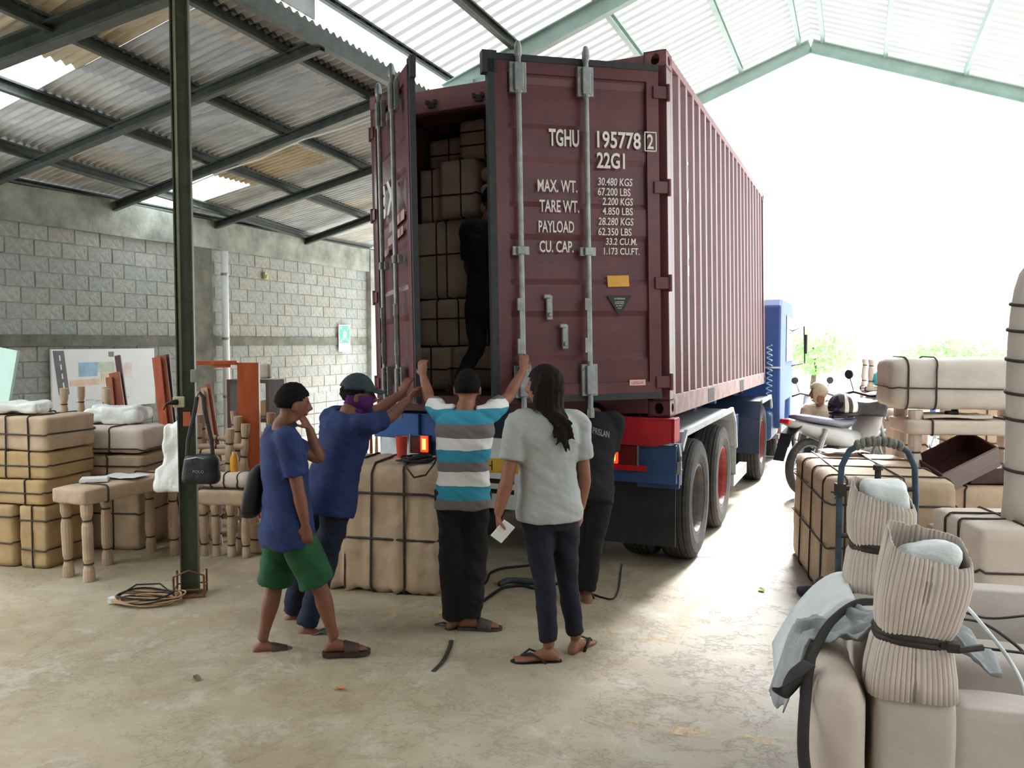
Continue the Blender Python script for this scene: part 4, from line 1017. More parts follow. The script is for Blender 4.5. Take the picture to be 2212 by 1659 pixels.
# ---- 5: person in black bending behind
BLKT = mat('black_tshirt', (24, 24, 28), .9, var=.15, scale=8, bump=.1)
J5 = dict(fwd=(.25, .97), neck=at(1283, 893, 5.86), pelvis=at(1272, 1062, 5.66), head=at(1288, 905, 6.02), hfwd=(.2, .8, -.6), hup=(0, .55, .8),
          elL=at(1240, 985, 5.90), wrL=at(1248, 1050, 5.98), elR=at(1316, 990, 5.78), wrR=at(1308, 1064, 5.80), hdR=(0, .1, -1), curlL=.5, curlR=.6,
          knL=at(1255, 1185, 5.72), anL=at(1253, 1280, 5.74), toeL=(-.1, 1), knR=at(1282, 1185, 5.66), anR=at(1270, 1280, 5.70), toeR=(.1, 1))
person('person', 'person in black T-shirt stooping between the long-haired person and the truck', J5, k=.96, skin=SKIN, shirt=BLKT, sleeve=.8, hem=-.14, pants=BLACKC, shoe='slide', shoem=BLKS, loose=1.2)
from mathutils.bvhtree import BVHTree
_sh = [c for c in J5['base_ob'].children if c.name.startswith('shirt')][0]
_bv = BVHTree.FromPolygons([v.co.copy() for v in _sh.data.vertices], [p.vertices[:] for p in _sh.data.polygons])
me = text_mesh('PRISLAN', .062, mat('pale_print', (170, 166, 168), .7), sx=.62, depth=.0)
_o = J5['inv'] @ Vector((0, 0, EYE))
for v in me.vertices:   # lay the print on the shirt cloth, sloping down to the right
    t = J5['inv'] @ (at(1281, 934, 5.75) + Vector((v.co.x * .85, v.co.x * .25, v.co.y - v.co.x * .22)))
    hit = _bv.ray_cast(t - Vector((.05, .35, 0)), Vector((.14, 1, 0)).normalized())
    v.co = hit[0] + Vector((-.0005, -.003, .001)) if hit[0] is not None else t
o = bpy.data.objects.new('shirt_print', me); COL.objects.link(o); o.parent = J5['base_ob']
# ---- 6: man climbing inside the container
J6 = dict(fwd=(-.1, 1), neck=at(1055, 478, 6.62), pelvis=at(1052, 672, 6.60), head=at(1066, 432, 6.66), hfwd=(.5, .85, -.1), base=1.40,
          elL=at(1012, 575, 6.66), wrL=at(1040, 640, 6.60), elR=at(1092, 560, 6.80), wrR=at(1100, 500, 6.95), curlL=.6, hdR=(0, .6, .8),
          knL=at(1030, 752, 6.50), anL=at(990, 826, 6.62), toeL=(-.5, .85), knR=at(1076, 762, 6.72), anR=at(1074, 826, 6.80), toeR=(.2, 1))
person('person', 'man in dark clothes standing inside the container doorway', J6, k=.97, skin=SKIN, shirt=BLKT, sleeve=.85, hem=-.10, pants=mat('dark_navy_trousers', (28, 32, 46), .85, var=.15), shoe='thong', shoem=BLKS, loose=1.3)
# ---- 7: hooded rider far behind
BEIGE = mat('beige_jacket', (176, 160, 138), .9, var=.1, scale=8)
J7 = dict(fwd=(-.2, .98), neck=at(1772, 872, 11.8), pelvis=at(1792, 948, 11.7), head=at(1768, 848, 10.95), hfwd=(-.85, .5, -.1),
          elL=at(1735, 925, 11.6), wrL=at(1712, 915, 11.7), elR=at(1800, 925, 12.1), wrR=at(1760, 925, 12.2), knL=at(1735, 975, 11.5), anL=at(1752, 1030, 11.4), toeL=(-1, .4), knR=at(1765, 975, 12.1), anR=at(1775, 1028, 12.2), toeR=(-1, .4))
J7['base'] = 0
person('person', 'person in beige hooded jacket riding in the bright yard beyond the motorcycles', J7, k=1.0, skin=SKIN2, shirt=BEIGE, sleeve=1.5, hem=-.16, pants=mat('dark_navy_trousers', (28, 32, 46)), hair=None, shoe='slide', shoem=BLKS, loose=2.4, girth=1.35)
J7['piece'](shell(J7['HM'], lambda d: d.y < .55 or d.z > .55 or d.z < -.6, 1.2, rough=.006), 'hood', BEIGE, smooth=True, solid=.01)

# ================================================================== wrapped goods: builders
def puffy(size, r=.03, n=7, amp=.008, seed=0, sag=0.0, flare=0.0, fold=0.0):
    """rounded box with dented paper faces; base at z = 0"""
    w, d, h = size; mb = MB(); vs = []; idx = {}
    rnd = seed * 7.3; r = min(r, w / 2.1, d / 2.1, h / 2.1)
    def pt(p):
        q = Vector((max(-w / 2 + r, min(w / 2 - r, p.x)), max(-d / 2 + r, min(d / 2 - r, p.y)), max(r, min(h - r, p.z))))
        v = p - q
        if v.length > 1e-6: p = q + v.normalized() * r
        k = noise.noise(Vector((p.x * 4 + rnd, p.y * 4, p.z * 4))) * amp + noise.noise(Vector((p.x * 11 + rnd, p.y * 11, p.z * 9))) * amp * .5
        k += amp * .9 * (abs(noise.noise(Vector((p.x * 6 + rnd, p.y * 6 + 3, p.z * 7)))) - .25)
        if fold: k += fold * noise.noise(Vector((p.x * 15 + rnd, p.y * 15, p.z * .8))) * (1.15 - p.z / h)
        c = p - Vector((0, 0, h / 2)); p = p + Vector((c.x / w, c.y / d, c.z / h)).normalized() * k
        f = 1 + flare * (1 - p.z / h)
        return Vector((p.x * f, p.y * f, max(0.0, p.z)))
    def add(i, j, k, N):
        key = (i, j, k)
        if key not in idx:
            idx[key] = len(vs); e = lambda t, m: (t / m) * 2 - 1
            s = lambda t, m: math.copysign(abs(e(t, m)) ** .75, e(t, m))
            vs.append(pt(Vector((s(i, N) * w / 2, s(j, N) * d / 2, (s(k, N) + 1) / 2 * h))))
        return idx[key]
    fs = []
    for a in range(n):
        for b in range(n):
            for (o, m) in ((0, 0), (n, 1)):
                for ax in range(3):
                    q = [(a, b), (a + 1, b), (a + 1, b + 1), (a, b + 1)]
                    if ax == 0: f = [add(o, y, z, n) for y, z in q]
                    elif ax == 1: f = [add(x, o, z, n) for x, z in q]
                    else: f = [add(x, y, o, n) for x, y in q]
                    fs.append(tuple(f))
    return mb.add(vs, fs)
def ring_pts(size, axis, t, r, off, flare=0.0, seg=4):
    """closed loop around a rounded box in the plane axis = t"""
    w, d, h = size; lim = {'x': (d / 2, h), 'y': (w / 2, h), 'z': (w / 2, d / 2)}[axis]; pts = []
    if axis == 'z':
        a, b = lim; f = 1 + flare * (1 - t / h)
        for sx, sy, a0 in ((1, 1, 0), (-1, 1, 90), (-1, -1, 180), (1, -1, 270)):
            for q in range(seg + 1):
                an = R(a0 + 90 * q / seg); pts.append(Vector(((sx * (a - r) + math.cos(an) * (r + off)) * f, (sy * (b - r) + math.sin(an) * (r + off)) * f, t)))
    else:
        a, hh = lim
        for sx, top, a0 in ((1, 1, 0), (-1, 1, 90), (-1, 0, 180), (1, 0, 270)):
            for q in range(seg + 1):
                an = R(a0 + 90 * q / seg); u = sx * (a - r) + math.cos(an) * (r + off); z = (hh - r if top else r) + math.sin(an) * (r + off)
                f = 1 + flare * (1 - max(0, z) / h); z = max(.003, z)
                pts.append(Vector((t * f, u * f, z)) if axis == 'x' else Vector((u * f, t * f, z)))
    return pts
def strap(size, axis, t, r, parent, off=.006, wd=.010, name='strap', m=None, flare=0.0, jit=0):
    pts = ring_pts(size, axis, t, r, off, flare)
    if jit:
        ax = {'x': 0, 'y': 1, 'z': 2}[axis]
        for i, p in enumerate(pts): p[ax] += jit * noise.noise(Vector((i * .37, t * 9, 1)))
    mb = MB(); mb.tube(pts, wd, 6, closed=True); return mb.build(name, m or STRAP, parent, smooth=True)
def knot(p, parent, m=None, s=1.0):
    mb = MB(); p = Vector(p); mb.tube([p + Vector((-.05, .0, .012)) * s, p, p + Vector((.05, -.01, .012)) * s], .007 * s, 6); mb.box(p, (.022 * s, .02 * s, .02 * s)); return mb.build('strap_knot', m or STRAP, parent)
def parcel(name, label, size, loc, rz=0.0, sx=(), sy=(), sz=(), m=KRAFT, r=.022, amp=.010, cat='parcel', group=None, flare=0.0, n=10, seed=None, wd=.0065, mw=None, sm=None, fold=0.0):
    """paper-wrapped parcel: wrapping + a strap for each band round it"""
    e = empty(name, loc, rz, mw); tag(e, label, cat, group); sd = seed if seed is not None else random.randint(0, 99)
    puffy(size, r, n, amp, sd, flare=flare, fold=fold).build('paper_wrapping', m, e, smooth=True)
    for t in sx: strap(size, 'x', t * size[0], r, e, amp * .4 + .002, wd, flare=flare, jit=.02, m=sm)
    for t in sy: strap(size, 'y', t * size[1], r, e, amp * .4 + .002, wd, flare=flare, jit=.02, m=sm)
    for t in sz: strap(size, 'z', t * size[2], r, e, amp * .4 + .002, wd, flare=flare, jit=.02, m=sm)
    return e
def wrapped_leg(parent, a, b, r, m, ties=(.3,), name='wrapped_leg', seg=12, bulge=.25, sd=0):
    """paper-wrapped leg from a to b, pinched at the ties"""
    a, b = Vector(a), Vector(b); L = (b - a).length; pts = []; rr = []; N_ = 14
    for i in range(N_ + 1):
        t = i / N_; q = 1.0 + bulge * .5 * math.sin(t * PI * 2.2 + sd) * .5
        for tt in ties: q *= 1 - .32 * math.exp(-((t - tt) * L / .03) ** 2)
        pts.append(a.lerp(b, t)); rr.append(r * q)
    o = MB().tube(pts, rr, seg).build(name, m, parent, smooth=False)
    for tt in ties:
        p = a.lerp(b, tt); d = (b - a).normalized(); u = d.orthogonal().normalized(); v = d.cross(u); ring = []
        for k in range(12): an = 2 * PI * k / 12; ring.append(p + u * math.cos(an) * r * .74 + v * math.sin(an) * r * .74)
        MB().tube(ring, .007, 5, closed=True).build('tie', STRAP, o)
    return o
def wrapped_table(label, w, d, h, loc, rz, m=KRAFT, r=.038, flip=False, legs=None, group=None, top=.12, mw=None):
    e = empty('wrapped_table', loc, rz, mw); tag(e, label, 'table', group)
    if flip: e.rotation_euler = (PI, 0, rz); e.location = (loc[0], loc[1], loc[2] + h)
    tp = puffy((w, d, top), .025, 6, .006, random.randint(0, 50)); tp.v = [(x, y, z + h - top) for x, y, z in tp.v]
    t = tp.build('wrapped_top', m, e, smooth=True)
    for f in (-.3, .3):
        pts = [Vector((p.x, p.y, p.z + h - top)) for p in ring_pts((w, d, top), 'y', f * d, .025, .008)]
        MB().tube(pts, .007, 6, closed=True).build('strap', STRAP, e)
    for i, (x, y) in enumerate(legs or ((-w / 2 + .05, -d / 2 + .05), (w / 2 - .05, -d / 2 + .05), (-w / 2 + .05, d / 2 - .05), (w / 2 - .05, d / 2 - .05))):
        wrapped_leg(e, (x, y, h - top + .01), (x + .01, y, 0.002), r, m, (.22, .78), sd=i)
    return e
def wrapped_chair(label, loc, rz, m=KRAFT, flip=False, group=None, k=1.0, tilt=0.0, back=True):
    e = empty('wrapped_chair', loc, rz); tag(e, label, 'chair', group)
    if flip: e.rotation_euler = (PI + tilt, 0, rz); e.location = (loc[0], loc[1], loc[2] + .47 * k)
    else: e.rotation_euler = (tilt, 0, rz)
    e.scale = (k, k, k)
    tp = puffy((.44, .42, .085), .03, 6, .006, random.randint(0, 50)); tp.v = [(x, y, z + .385) for x, y, z in tp.v]; tp.build('wrapped_seat', m, e, smooth=True)
    for f in (-.14, .0, .14):
        MB().tube([Vector((p.x, p.y, p.z + .385)) for p in ring_pts((.44, .42, .085), 'x', f, .03, .008)], .006, 6, closed=True).build('strap', STRAP, e)
    for i, (x, y) in enumerate(((-.17, -.16), (.17, -.16), (-.17, .16), (.17, .16))): wrapped_leg(e, (x, y, .40), (x * 1.12, y * 1.15, 0.002), .034, m, (.35, .72), sd=i)
    if back:
        for x in (-.17, .17): wrapped_leg(e, (x, .17, .45), (x * 1.05, .26, .92), .032, m, (.3, .7), 'back_post')
        for z, y in ((.62, .205), (.80, .24)): wrapped_leg(e, (-.17, y, z), (.17, y, z), .028, m, (.35, .65), 'back_rail')
    else:
        for y in (-.16, .16): wrapped_leg(e, (-.18, y, .18), (.18, y, .18), .024, m, (.4,), 'stretcher')
    return e
WOODR = mat('reddish_hardwood', (150, 78, 52), .5, var=.16, scale=5, stretch=(6, 6, .6))
WOODO = mat('orange_varnished_wood', (176, 84, 44), .45, var=.12, scale=4, stretch=(5, 5, .8))
WOODD = mat('dark_brown_wood', (66, 38, 34), .45, var=.18, scale=5, stretch=(5, 5, .8))
WOODP = mat('pink_raw_wood', (196, 152, 130), .6, var=.1, scale=5, stretch=(6, 6, .6))
PLAST = mat('white_plastic_bag', (224, 226, 222), .35, var=.06, scale=9, bump=.5, bscale=22)

def hang(o_label): pass
# ------------------------------------------------------------------ column with its fittings
CX, CY = -2.287, 5.847
col = empty('steel_column', (CX, CY, 0), R(14)); tag(col, 'green steel column standing in front of the wrapped furniture', 'column')
h_ = 5.0
MB().bb((-.060, -.045, 0), (-.052, .045, h_)).build('flange', STEEL_G, col); MB().bb((.052, -.045, 0), (.060, .045, h_)).build('flange', STEEL_G, col)
MB().bb((-.052, -.004, 0), (.052, .004, h_)).build('web', STEEL_G, col)
MB().bb((-.10, -.09, 0), (.10, .09, .012)).build('base_plate', mat('rusty_steel', (122, 84, 60), .8, var=.2, scale=10), col)
RUST = MATS['rusty_steel']
for sx in (-.1, .1):
    for sy in (-.085, .085): MB().tube([(sx, sy, 0), (sx, sy, .16)], .007, 6).build('anchor_bolt', RUST, col)
MB().tube([(-.105, -.088, .13), (-.10, -.09, .16), (0, -.095, .20), (.10, -.09, .16), (.105, -.088, .13)], .006, 6).build('wire_tie', RUST, col)
MB().tube([(-.10, -.09, .06), (.1, -.09, .06), (.1, .09, .06), (-.1, .09, .06)], .006, 6, closed=True).build('wire_hoop', RUST, col)
MB().tube([(-.035, -.02, 1.42), (-.035, -.02, h_)], .012, 8).build('cable_conduit', mat('grey_green_conduit', (140, 146, 118), .5), col, smooth=True)
cz = 1.8 - (868 - 738) * 5.8 / 1800
MB().box((-.045, -.055, cz), (.075, .05, .075)).build('socket_box', mat('cream_socket_plastic', (196, 186, 146), .5, var=.06), col, bevel=.006)
MB().tube([(-.05, -.08, cz), (-.085, -.10, cz), (-.12, -.10, cz - .01), (-.14, -.09, cz - .05)], [.02, .016, .007, .005], 8).build('plug', BLACK, col, smooth=True)
MB().bb((-.02, -.0595, cz - .17), (.03, -.0585, cz - .07)).build('orange_label', mat('orange_label_paint', (206, 110, 74), .6), col)
MB().box((.055, -.06, cz + .18), (.04, .03, .09)).build('cable_clip', CONC, col, bevel=.006)
# black shoulder bag on the column
bg = empty('shoulder_bag', at(436, 1045, 5.70), R(-8)); tag(bg, 'black nylon shoulder bag hanging from the green column', 'bag')
NYL = mat('black_nylon', (30, 29, 32), .5, var=.2, scale=12, bump=.4, bscale=18)
q = puffy((.25, .11, .21), .045, 8, .014, 3); q.v = [(x * (1.06 - .5 * z), y, z) for x, y, z in q.v]; q.build('pouch', NYL, bg, smooth=True)
MB().tube([(-.10, -.035, .17), (0, -.06, .19), (.10, -.035, .17)], .006, 6).build('zip', GALV, bg)
for sx, tx in ((-.105, -.03), (.085, .03)):
    MB().tube([(sx, 0, .18), (sx * .9, .0, .30), (tx * 1.1, -.01, .52), (tx * .8, .0, .60)], .016, 6, flat=(1, .25)).build('carry_strap', NYL, bg)
MB().tube([(-.03, 0, .59), (-.01, .01, .63), (.03, 0, .59)], .014, 6, flat=(1, .4)).build('carry_strap', NYL, bg)
o = letter('POLO', -.03, .05, .085, .018, bg, -1, y=.064); o.data.materials[0] = mat('grey_print', (150, 150, 150), .6)
pbg = empty('plastic_bag', at(384, 1066, 6.02), R(-20)); tag(pbg, 'clear white plastic bag hanging behind the black shoulder bag', 'bag')
q = puffy((.22, .08, .52), .04, 16, .05, 11); q.v = [(x * (1.35 - 1.6 * max(0, z - .15)) - .05 * (z < .2), y, z) for x, y, z in q.v]; q.build('film', PLAST, pbg, smooth=True)
# coil of cable on the floor
cc = empty('cable_coil', gnd(320, 1302)); tag(cc, 'coil of tan electric cable lying beside the green column', 'cable')
CABT = mat('tan_cable', (176, 140, 104), .6, var=.12, scale=12)
for kk in range(9):
    pts = []; rx, ry = .19 + .015 * (kk % 4), .10 + .012 * (kk % 3)
    for t in range(30):
        a = 2 * PI * t / 30; pts.append((.02 * math.sin(kk * 2.1) + rx * math.cos(a), .02 * math.cos(kk) + ry * math.sin(a), .008 + .007 * kk + .008 * math.sin(3 * a + kk)))
    MB().tube(pts, .006, 5, closed=True).build('cable_loop', CABT if kk % 4 else BLACK, cc, smooth=True)
MB().box((-.23, -.02, .025), (.06, .05, .045)).build('socket', WHITE, cc, bevel=.006)
MB().tube([(-.23, 0, .03), (-.12, .09, .10), (.05, .08, .11), (.15, .03, .06)], .006, 6).build('cable_end', BLACK, cc)

# ------------------------------------------------------------------ on the left wall
def onwall(y, z, off=.03): return B(WP + off, y, z)
wb_ = empty('site_map_board', onwall(8.57, .88, .05), -TH + PI / 2); tag(wb_, 'white board with printed site plan fixed to the block wall', 'board')
WBM = mat('white_board_laminate', (222, 226, 228), .4, var=.03, scale=3)
MB().bb((-.86, -.015, 0), (.86, .015, .82)).build('panel', WBM, wb_, bevel=.004)
def flat(x0, z0, x1, z1, m, nm): MB().prism([(x0, z0), (x1, z0), (x1, z1), (x0, z1)], -.0185, -.0155).build(nm, m, wb_)
# board local: x along +y of hall reversed so that left in the picture is x = +.86
FB = lambda px: -.86 + (px - 105) / 222 * 1.72
gr_ = mat('printed_road_grey', (98, 98, 104), .5)
MB().prism([(FB(108), .80), (FB(129), .80), (FB(138), .22), (FB(118), .22)], -.0185, -.0155).build('printed_road', gr_, wb_)
for i in range(5): MB().prism([(FB(119 + i * 2), .74 - i * .12), (FB(121.5 + i * 2), .74 - i * .12), (FB(122.5 + i * 2), .67 - i * .12), (FB(120 + i * 2), .67 - i * .12)], -.0195, -.0187).build('road_dash', WHITE, wb_)
flat(FB(158), .45, FB(196), .64, mat('printed_pale_blue', (150, 186, 214), .5), 'printed_block'); flat(FB(196), .50, FB(232), .64, mat('printed_pale_green', (190, 204, 190), .5), 'printed_block')
flat(FB(204), .34, FB(246), .50, mat('printed_cream', (226, 212, 180), .5), 'printed_block'); flat(FB(140), .33, FB(200), .41, mat('printed_peach', (228, 196, 172), .5), 'printed_block')
flat(FB(232), .40, FB(272), .62, mat('printed_pink', (226, 208, 206), .5), 'printed_block'); flat(FB(221), .71, FB(232), .78, mat('printed_brown_grey', (136, 120, 112), .5), 'printed_logo')
for i in range(6): flat(FB(150 + 20 * i), .10 + .02 * (i % 2), FB(166 + 20 * i), .115 + .02 * (i % 2), mat('printed_light_grey', (190, 194, 198), .5), 'printed_line')
sg = empty('assembly_sign', onwall(14.42, 1.60, .06), -TH + PI / 2); tag(sg, 'green and white assembly point sign on the far block wall', 'sign')
GRS = mat('safety_green', (58, 160, 120), .5, var=.04)
MB().bb((-.20, -.01, 0), (.20, .01, .54)).build('plate', WBM, sg)
MB().bb((-.18, -.013, .17), (.18, -.0105, .52)).build('green_field', GRS, sg)
pc = MB()
for sx in (-1, 1):
    for sz in (-1, 1):
        M2 = Matrix.Translation((sx * .125, 0, .345 + sz * .125)); a = math.atan2(-sz, -sx)
        pc.prism([(sx * .165, .345 + sz * .10), (sx * .13, .345 + sz * .12), (sx * .085, .345 + sz * .075), (sx * .10, .345 + sz * .135), (sx * .165, .345 + sz * .165)], -.0165, -.014)
pc.build('arrow', WHITE, sg)
pc = MB()
for x in (-.045, 0, .045): pc.box((x, -.015, .335 - abs(x)), (.03, .003, .12)); pc.lathe([(0, -.0015), (.022, -.0015), (.022, .0015), (0, .0015)], 10, Matrix.Translation((x, -.015, .425 - abs(x))) @ Matrix.Rotation(PI / 2, 4, 'X'))
pc.build('people_symbol', WHITE, sg)
pp = empty('drain_pipe', onwall(10.84, 0, .17)); tag(pp, 'white plastic drain pipe running down the block wall', 'pipe')
MB().lathe([(.056, .0), (.056, 3.27)], 16).build('pipe', WHITE, pp, smooth=True)
for z in (.9, 1.85, 2.9): MB().lathe([(.061, z - .02), (.064, z), (.061, z + .02)], 16).build('pipe_clip', GALV, pp)
o = MB().box((0, 0, 0), (.06, .09, .12)).box((.02, 0, -.02), (.05, .05, .06)).build('wall_lamp', mat('yellowed_fitting', (176, 166, 120), .5), None, bevel=.006); o.location = onwall(12.0, 2.96, .05); o.rotation_euler = (0, 0, ROT); tag(o, 'small yellowed lamp fitting high on the block wall', 'lamp')
# cable sagging along a lean-to rafter
pts = [B(x, y, lz(x) - .24 - dz) for x, y, dz in ((-8.0, 8.35, -.1), (-7.85, 8.32, .02), (-7.2, 8.2, .0), (-6.5, 8.02, .04), (-5.8, 7.9, .0), (-5.2, 7.8, .03), (-4.5, 7.7, 0))]
o = MB().tube(pts, .009, 6).build('roof_cable', WHITE, None, smooth=True); tag(o, 'thin white electric cable strung along a roof rafter', 'cable')
o = MB().lathe([(.03, 0), (.03, .12), (.012, .14), (.012, .26)], 12).build('lamp_holder', WHITE, None); o.location = B(-8.02, 8.37, lz(-8.02) - .38); tag(o, 'white lamp holder hanging below the bright roof sheet', 'lamp')

# ------------------------------------------------------------------ left side goods
G1 = 'wrapped boxes stacked at the left edge'
k = R(-14)
parcel('wrapped_box', 'brown wrapped box at floor level, left bottom of the left stack', (.46, .5, .50), (-4.13, 6.86, 0), k, sx=(0,), sz=(.4, .8), m=KRAFT_Y, group=G1)
parcel('wrapped_box', 'narrow brown wrapped box at floor level below the left stack\'s right edge', (.26, .5, .50), (-3.74, 6.78, 0), k, sx=(0,), sz=(.3, .75), m=KRAFT_Y, group=G1)
for i, (z, hh, lb) in enumerate(((.505, .20, 'lowest of the three flat boxes of the left stack'), (.71, .22, 'middle flat box of the left stack'), (.935, .27, 'topmost tall box of the left stack'))):
    parcel('wrapped_box', 'brown wrapped box, ' + lb, (.82, .52, hh), (-4.02 + .02 * i, 6.86, z), k + R(3 * (i % 2)), sx=(-.3, .02, .28) if i else (-.2, .28), sz=(.5,), m=KRAFT_Y if i < 2 else KRAFT, group=G1)
o = puffy((.42, .3, .09), .03, 14, .05, 5).build('plastic_sheet', PLAST, None, smooth=True); o.location = (-4.05, 6.85, 1.22); tag(o, 'crumpled white plastic sheet on top of the left stack', 'plastic')
MT = mat('mint_foam_board', (190, 222, 212), .6, var=.03)
o = MB().box((0, 0, .88), (.62, .03, 1.76)).build('foam_board', MT, None, bevel=.004); o.location = at(-92, 955, 7.75); o.location.z = .03; o.rotation_euler = (R(-5), R(9), R(-15)); tag(o, 'pale mint foam board leaning at the left edge', 'board')
# long flat parcels on a box behind the wrapped table
px_ = at(222, 1027, 7.25)
parcel('wrapped_box', 'brown wrapped box in the shade under the two long parcels', (.80, .5, .63), (px_.x, px_.y + .15, 0), R(-6), sx=(-.2, .2), sz=(.5,), m=KRAFT)
parcel('long_parcel', 'lower of two long paper parcels behind the wrapped table', (.90, .48, .18), (px_.x, px_.y + .12, .645), R(-6), sx=(-.28, .14), sz=(.5,), m=KRAFT, group='long parcels')
parcel('long_parcel', 'upper of two long paper parcels, its end fold open', (.90, .48, .22), (px_.x, px_.y + .12, .84), R(-5), sx=(-.27, .16), sz=(.15,), m=KRAFT2, group='long parcels', r=.05)
o = puffy((.50, .3, .15), .04, 14, .06, 9).build('plastic_bundle', PLAST, None, smooth=True); o.location = at(255, 935, 7.55); o.location.z = 1.065; tag(o, 'bundle of white plastic wrap on the upper long parcel', 'plastic')
# table with legs up, behind
p_ = at(190, 930, 8.0)
parcel('wrapped_box', 'brown wrapped box carrying the upturned table at the wall', (.7, .5, .55), (p_.x, p_.y + .1, 0), R(-10), sx=(0,), sz=(.5,), m=KRAFT)
wrapped_table('upturned wrapped table with its legs in the air before the site plan board', .62, .42, .80, (p_.x, p_.y + .1, .555), R(-14), flip=True, r=.036, top=.1, legs=((-.27, -.15), (-.20, .15), (.02, -.15), (.26, .12)))
# front wrapped table
t0 = B(0, 0, 0)
tb = wrapped_table('long wrapped table with turned legs beside the green column', .36, 1.0, .70, ((-3.42 - 2.90) / 2 + .02, 6.66, 0), -TH, r=.042, top=.125, legs=((-.12, -.42), (.13, -.45), (-.13, -.05), (-.13, .40), (.13, .40)))
TZ = .705
o = MB().box((0, 0, .012), (.20, .14, .024)).box((0, 0, .027), (.19, .135, .006)).build('notebook', WHITE, None, bevel=.004); o.location = (-3.27, 6.48, TZ + .004); o.rotation_euler = (0, 0, R(20)); tag(o, 'white notebook lying on the long wrapped table', 'book')
o = MB().grid(8, 5, lambda u, v: ((u - .5) * .32, (v - .5) * .22, .004 + .008 * abs(math.sin(u * 5 + v)))).build('paper_sheet', WHITE, None, solid=.001); o.location = (-3.13, 6.68, TZ + .006); o.rotation_euler = (0, 0, R(-10)); tag(o, 'loose white paper sheet on the long wrapped table', 'paper')
# chairs round the column foot, some stacked upside down
GC = 'wrapped chairs behind the column'
def place(px, py, Y): p = at(px, py, Y); return (p.x, p.y, 0)
for i, (px, Y, rz, fl, z, kk, lb, bk) in enumerate((
    (338, 7.72, 10, False, 0, 1.0, 'wrapped stool standing left of the green column, behind the wrapped table', False),
    (338, 7.72, 25, True, .485, 1.12, 'wrapped chair upside down left of the green column', False),
    (462, 7.50, -20, False, 0, 1.0, 'wrapped stool standing just right of the green column', False),
    (462, 7.50, 0, True, .485, 1.18, 'wrapped chair upside down, nearest right of the green column', False),
    (512, 8.15, -35, False, 0, 1.05, 'wrapped stool standing by the orange timber portal', False),
    (512, 8.15, -25, True, .51, 1.25, 'wrapped chair upside down by the orange timber portal', False),
    (405, 9.2, 15, False, 0, 1.2, 'wrapped chair with tall back at the rear of the chair heap', True))):
    x, y, _ = place(px, 1000, Y); wrapped_chair(lb, (x, y, z), R(rz), KRAFT if i % 2 else KRAFT2, fl, GC, kk, back=bk)
p_ = place(492, 1000, 7.0)
wrapped_table('low wrapped bench with many tied legs right of the green column', .46, .24, .56, (p_[0], p_[1], 0), R(-10), KRAFT, r=.036, top=.13, legs=((-.19, -.08), (-.08, -.08), (.06, -.08), (.19, -.08), (-.19, .08), (.19, .08)))
parcel('wrapped_roll', 'pale wrapped bundle with cross ties lying on the low bench', (.46, .18, .13), (p_[0], p_[1], .567), R(-10), sx=(-.25, .02, .28), m=KRAFT2, r=.06)
p_ = place(545, 1000, 7.1); parcel('wrapped_box', 'small brown wrapped box on the floor right of the chairs', (.26, .22, .26), (p_[0] + .03, p_[1], 0), R(-10), sz=(.5,), m=KRAFT)
p_bottle = at(506, 1010, 7.0)
o = MB().lathe([(.03, 0), (.034, .02), (.034, .12), (.018, .15), (.018, .17), (0, .17)], 14).build('glue_bottle', mat('orange_yellow_plastic', (226, 158, 40), .4), None, smooth=True); o.location = (p_bottle.x, p_bottle.y, 0); o.location.z = .70; tag(o, 'orange yellow bottle standing on the pale tied bundle', 'bottle')
# planks leaning to the wall
def plank(name, label, a, b, wd, th, m, group, rzo=0.0):
    a, b = Vector(a), Vector(b); d = (b - a).normalized(); x = Vector((math.cos(rzo), math.sin(rzo), 0)); mb = MB()
    mb.bar(Vector((0, 0, 0)), b - a, wd, th, up=x.cross(d)); o = mb.build(name, m, None, bevel=.003); o.location = a; return tag(o, label, 'plank', group)
GP = 'hardwood planks leaning before the wall'
for px, ptop, Y, wd, m, bx, lb in ((236, 815, 8.6, .07, WOODR, 262, 'shortest red-brown plank before the site plan board'), (247, 805, 8.65, .11, WOODR, 290, 'wide red-brown plank leaning before the site plan board'), (254, 768, 8.75, .06, WOODD, 300, 'tallest dark plank leaning before the site plan board'),
    (338, 772, 8.7, .09, WOODO, 372, 'orange-brown plank left of the column, leftmost of three'), (349, 768, 8.75, .09, WOODR, 385, 'red-brown plank left of the column, middle of three'), (361, 766, 8.8, .05, WOODD, 392, 'dark narrow plank left of the column, rightmost of three'),
    (432, 845, 8.5, .09, WOODP, 455, 'pink raw plank right of the column, leftmost of three'), (441, 838, 8.55, .07, WOODP, 478, 'pink raw plank right of the column, middle of three'), (449, 830, 8.6, .06, WOODR, 490, 'red-edged plank right of the column, rightmost of three')):
    a = at(bx, 1000, Y - .05); a.z = .012; b = at(px, ptop, Y + .25); plank('plank', lb, a, b, wd, .028, m, GP)
# orange wooden frame
fr = empty('timber_portal', (at(540, 1000, 7.95).x, 7.95, 0), R(4)); tag(fr, 'orange varnished door-like timber portal between the chairs and the walking man', 'portal')
MB().bb((-.10, -.03, 0), (.10, .03, 1.60)).build('stile', WOODO, fr, bevel=.004); MB().bb((-.56, -.03, 0), (-.50, .03, 1.58)).build('stile', WOODO, fr, bevel=.004)
MB().bb((-.56, -.04, 1.58), (-.10, .04, 1.62)).build('lintel', WOODO, fr, bevel=.004); MB().bb((-.32, -.03, 1.555), (-.16, .03, 1.58)).build('stop_block', WOODO, fr)
